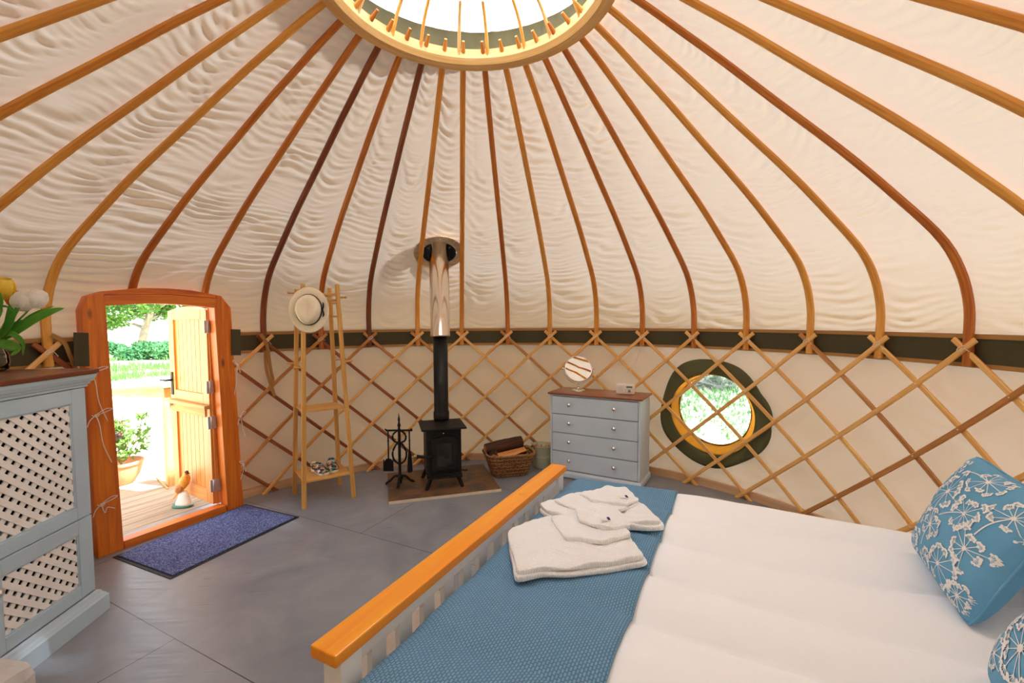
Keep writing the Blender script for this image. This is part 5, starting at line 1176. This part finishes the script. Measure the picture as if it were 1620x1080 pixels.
rad = np.interp(np.linspace(0, 1, 26), [0, .15, .35, .5, .65, .78, .86, .93, 1], [.003, .008, .026, .040, .038, .022, .015, .018, .008])
mb = MB(); mb.tube(body, rad, n=18, up=(0, 1, 0)); mb.build('body', YEL, t)
mb = MB(); mb.ball(BC_ + fx * .045 + Z * .292, (.0165, .0165, .02), 14); mb.lathe([(.006, 0), (.003, .014), (1e-6, .02)], BC_ + fx * .058 + Z * .29, 8, az=fx - Z * .3); mb.build('head', plain('dark head', srgb(52, 34, 28), .5), t)
mb = MB(); mb.ball(BC_ + fx * .052 - fy * .012 + Z * .288, (.007, .005, .009), 10); mb.build('wattle', plain('red wattle', srgb(170, 34, 30), .5), t)
mb = MB(); mb.ball(BC_ - fx * .006 - fy * .028 + Z * .165, (.03, .014, .045), 14, az=unit(fx * .5 + Z)); mb.build('wing', plain('wing brown', srgb(190, 120, 60), .6, var=.3, scale=60), t)

# trees, bushes, barn
BARKO = plain('grey bark', srgb(150, 138, 120), .95, var=.2, scale=6)
LG = cloth('tree leaf light', srgb(70, 112, 50), .25, (.3, .5, .1), scale=.8, c2=srgb(112, 150, 72)); LG2 = cloth('tree leaf deep', srgb(36, 70, 38), .2, (.16, .3, .08), scale=.8, c2=srgb(66, 104, 56)); LG3 = cloth('bush leaf', srgb(52, 100, 62), .22, (.18, .38, .15), scale=.8, c2=srgb(84, 134, 84))
def tree(lab, base, h, crown, mat, seed, nleaf, size, trunk_r=.22, branches=7, lean=(0, 0)):
    t = thing('tree', lab, 'tree', base); q = np.random.default_rng(seed); base = np.asarray(base, float); mb = MB(); tops_ = []
    tr_ = interp_path([base - Z * .2, base + Z * h * .25 + V3(lean[0] * .3, lean[1] * .3, 0), base + Z * h * .5 + V3(lean[0] * .7, lean[1] * .7, 0), base + Z * h * .8 + V3(lean[0], lean[1], 0)], 18); mb.tube(tr_, np.linspace(trunk_r, trunk_r * .4, 18), n=9)
    for i in range(branches):
        a = i * 2.4 + seed; s_ = tr_[6 + (i * 11 // branches)]; e_ = s_ + V3(math.cos(a), math.sin(a), .35 + .3 * q.random()) * h * (.22 + .15 * q.random()); mb.tube(interp_path([s_, (s_ + e_) / 2 + V3(0, 0, -.05 * h * (i % 2)), e_], 8), np.linspace(trunk_r * .45, trunk_r * .12, 8), n=6); tops_.append(e_)
    mb.build('trunk', BARKO, t); mb = MB(); cen = [base + V3(*c[:3]) for c in crown]; leaf_cloud(mb, cen + tops_, [[c[3]] for c in crown] + [[h * .10]] * len(tops_), nleaf, size, seed); mb.build('foliage', mat, t)
def cr(n, sx, sy, z0, z1, r, seed):
    q = np.random.default_rng(seed); return [(q.uniform(-sx, sx), q.uniform(-sy, sy), q.uniform(z0, z1), r * q.uniform(.7, 1.2)) for _ in range(n)]
tree('pale barked tree with forked branches beyond the grass, seen through the doorway', (-20.3, 27.3, GZ), 6.0, cr(16, 4.0, 1.5, 2.5, 5.5, .95, 1) + [(-2.6, -1, 2.3, .7), (-3.6, -1, 2.0, .7), (-1.2, -1, 2.35, .6), (-1.0, -.8, 1.9, .5), (-3.0, -.8, 2.8, .8), (.3, -.8, 2.6, .6)], LG, 3, 12000, .13, .26, 9, (.9, .6))
tree('leafy tree on the left of the view through the doorway', (-27.5, 24.5, GZ), 6, cr(16, 3.0, 2, 2.6, 6, 1.2, 2), LG, 5, 7000, .15, .22, 7)
tree('darker tree behind the open door, right of the pale barked tree', (-17.5, 32.5, GZ), 7, cr(18, 3.2, 2, 1.2, 7, 1.5, 3), LG2, 8, 7000, .18, .25, 7)
for i, (x, y, sx, n_, r_, lab) in enumerate(((-16.4, 22.8, 1.8, 11, .58, 'low green bush beside the pale barked tree'), (-13.8, 24.2, 1.6, 9, .60, 'low green bush right of the pale barked tree'), (-19.8, 23.6, 1.6, 9, .42, 'low bush on the left of the doorway view'))):
    t = thing('bush', lab, 'bush', (x, y, GZ)); mb = MB(); cen = [(x + a, y + b__, GZ + .3 + .35 * c) for a, b__, c, _ in cr(n_, sx, 1.0, 0, 1, 1, 20 + i)]; leaf_cloud(mb, cen, [r_] * n_, 6000, .10, 30 + i); mb.build('foliage', LG3, t)
# view through the round window
for i, (x, y, lab) in enumerate(((6.3, 10.4, 'dark shrub in the field, upper left in the round window'), (7.9, 10.0, 'dark shrub in the field, upper right in the round window'))):
    t = thing('bush', lab, 'bush', (x, y, GZ)); mb = MB(); cen = [(x + a, y + b__, GZ + .4 + .9 * c) for a, b__, c, _ in cr(12, 1.0, .8, 0, 1, 1, 40 + i)]; leaf_cloud(mb, cen, [.5] * 12, 6000, .08, 50 + i); mb.build('foliage', LG2, t)
STONE = None
m, nt, b, out = new_mat('grey stone wall'); v = coords(nt, 'Object', scale=(1, 1, 1)); vo = nt.nodes.new('ShaderNodeTexVoronoi'); vo.inputs['Scale'].default_value = 3.2; nt.links.new(v, vo.inputs['Vector']); r_ = ramp(nt, [(0, srgb(120, 124, 130)), (.5, srgb(168, 168, 166)), (1, srgb(190, 184, 176))], vo.outputs['Distance']); nt.links.new(r_.outputs[0], b.inputs['Base Color']); b.inputs['Roughness'].default_value = 1
t = thing('stone_barn', 'grey stone barn with a sloping roof on the left of the doorway view', 'building', (-24.5, 25.6, GZ)); bu = unit(V3(.35, .94, 0)); bv = V3(-bu[1], bu[0], 0)
o_ = V3(-26.6, 31.0, GZ); mb = MB(); mb.prism([(0, 0), (5, 0), (5, 1.5), (2.5, 2.9), (0, 1.5)], o_ - unit(V3(.82, .57, 0)) * 4.6, unit(V3(.82, .57, 0)), Z, unit(V3(-.57, .82, 0)), 7); mb.build('walls', m, t)
mb = MB()
for s_ in (0, 1):
    p0_ = o_ - unit(V3(.82, .57, 0)) * 4.6; ux_ = unit(V3(.82, .57, 0)); poly = [(-.25, 1.4), (2.5, 2.95), (2.5, 3.1), (-.3, 1.52)] if s_ == 0 else [(2.5, 2.95), (5.25, 1.4), (5.3, 1.52), (2.5, 3.1)]
    mb.prism(poly, p0_ - unit(V3(-.57, .82, 0)) * .3, ux_, Z, unit(V3(-.57, .82, 0)), 7.6)
mb.build('roof', plain('slate roof', srgb(120, 116, 120), .8), t)
# grass tufts
GR = cloth('grass blade', srgb(70, 118, 56), .25, (.25, .45, .15), scale=.7, c2=srgb(110, 150, 80)); q = np.random.default_rng(9); n = 16000
A_ = q.uniform(-.95, -.45, n); R_ = 19 + 12 * q.random(n); pos = np.stack([R_ * np.sin(A_), R_ * np.cos(A_) - 1, np.full(n, GZ)], 1)
pk = snoise(pos[:, 0] / 6, pos[:, 1] / 6, 77) > -.15; A2_ = q.uniform(.45, 1.05, 5000); R2_ = 6 + 8 * q.random(5000) ** .6; pos = np.concatenate([pos[pk], np.stack([R2_ * np.sin(A2_), R2_ * np.cos(A2_), np.full(5000, GZ)], 1)])
n = len(pos); hh = (.10 + .25 * q.random(n)) * np.clip(np.hypot(pos[:, 0], pos[:, 1]) / 18, .22, 1.2); a = q.random(n) * 2 * PI; dx = np.stack([np.cos(a), np.sin(a), 0 * a], 1); w_ = (.012 + .02 * q.random(n))[:, None]
tip = pos + Z * hh[:, None] + q.normal(0, .05, (n, 3)) * V3(1, 1, 0); V_ = np.stack([pos - dx * w_, pos + dx * w_, tip], 1).reshape(-1, 3)
mb = MB(); mb.add(V_, [(3 * i, 3 * i + 1, 3 * i + 2) for i in range(n)]); tag(mb.build('meadow_grass', GR, fix=False), 'rough green grass in the meadow around the yurt', 'grass', kind='stuff')
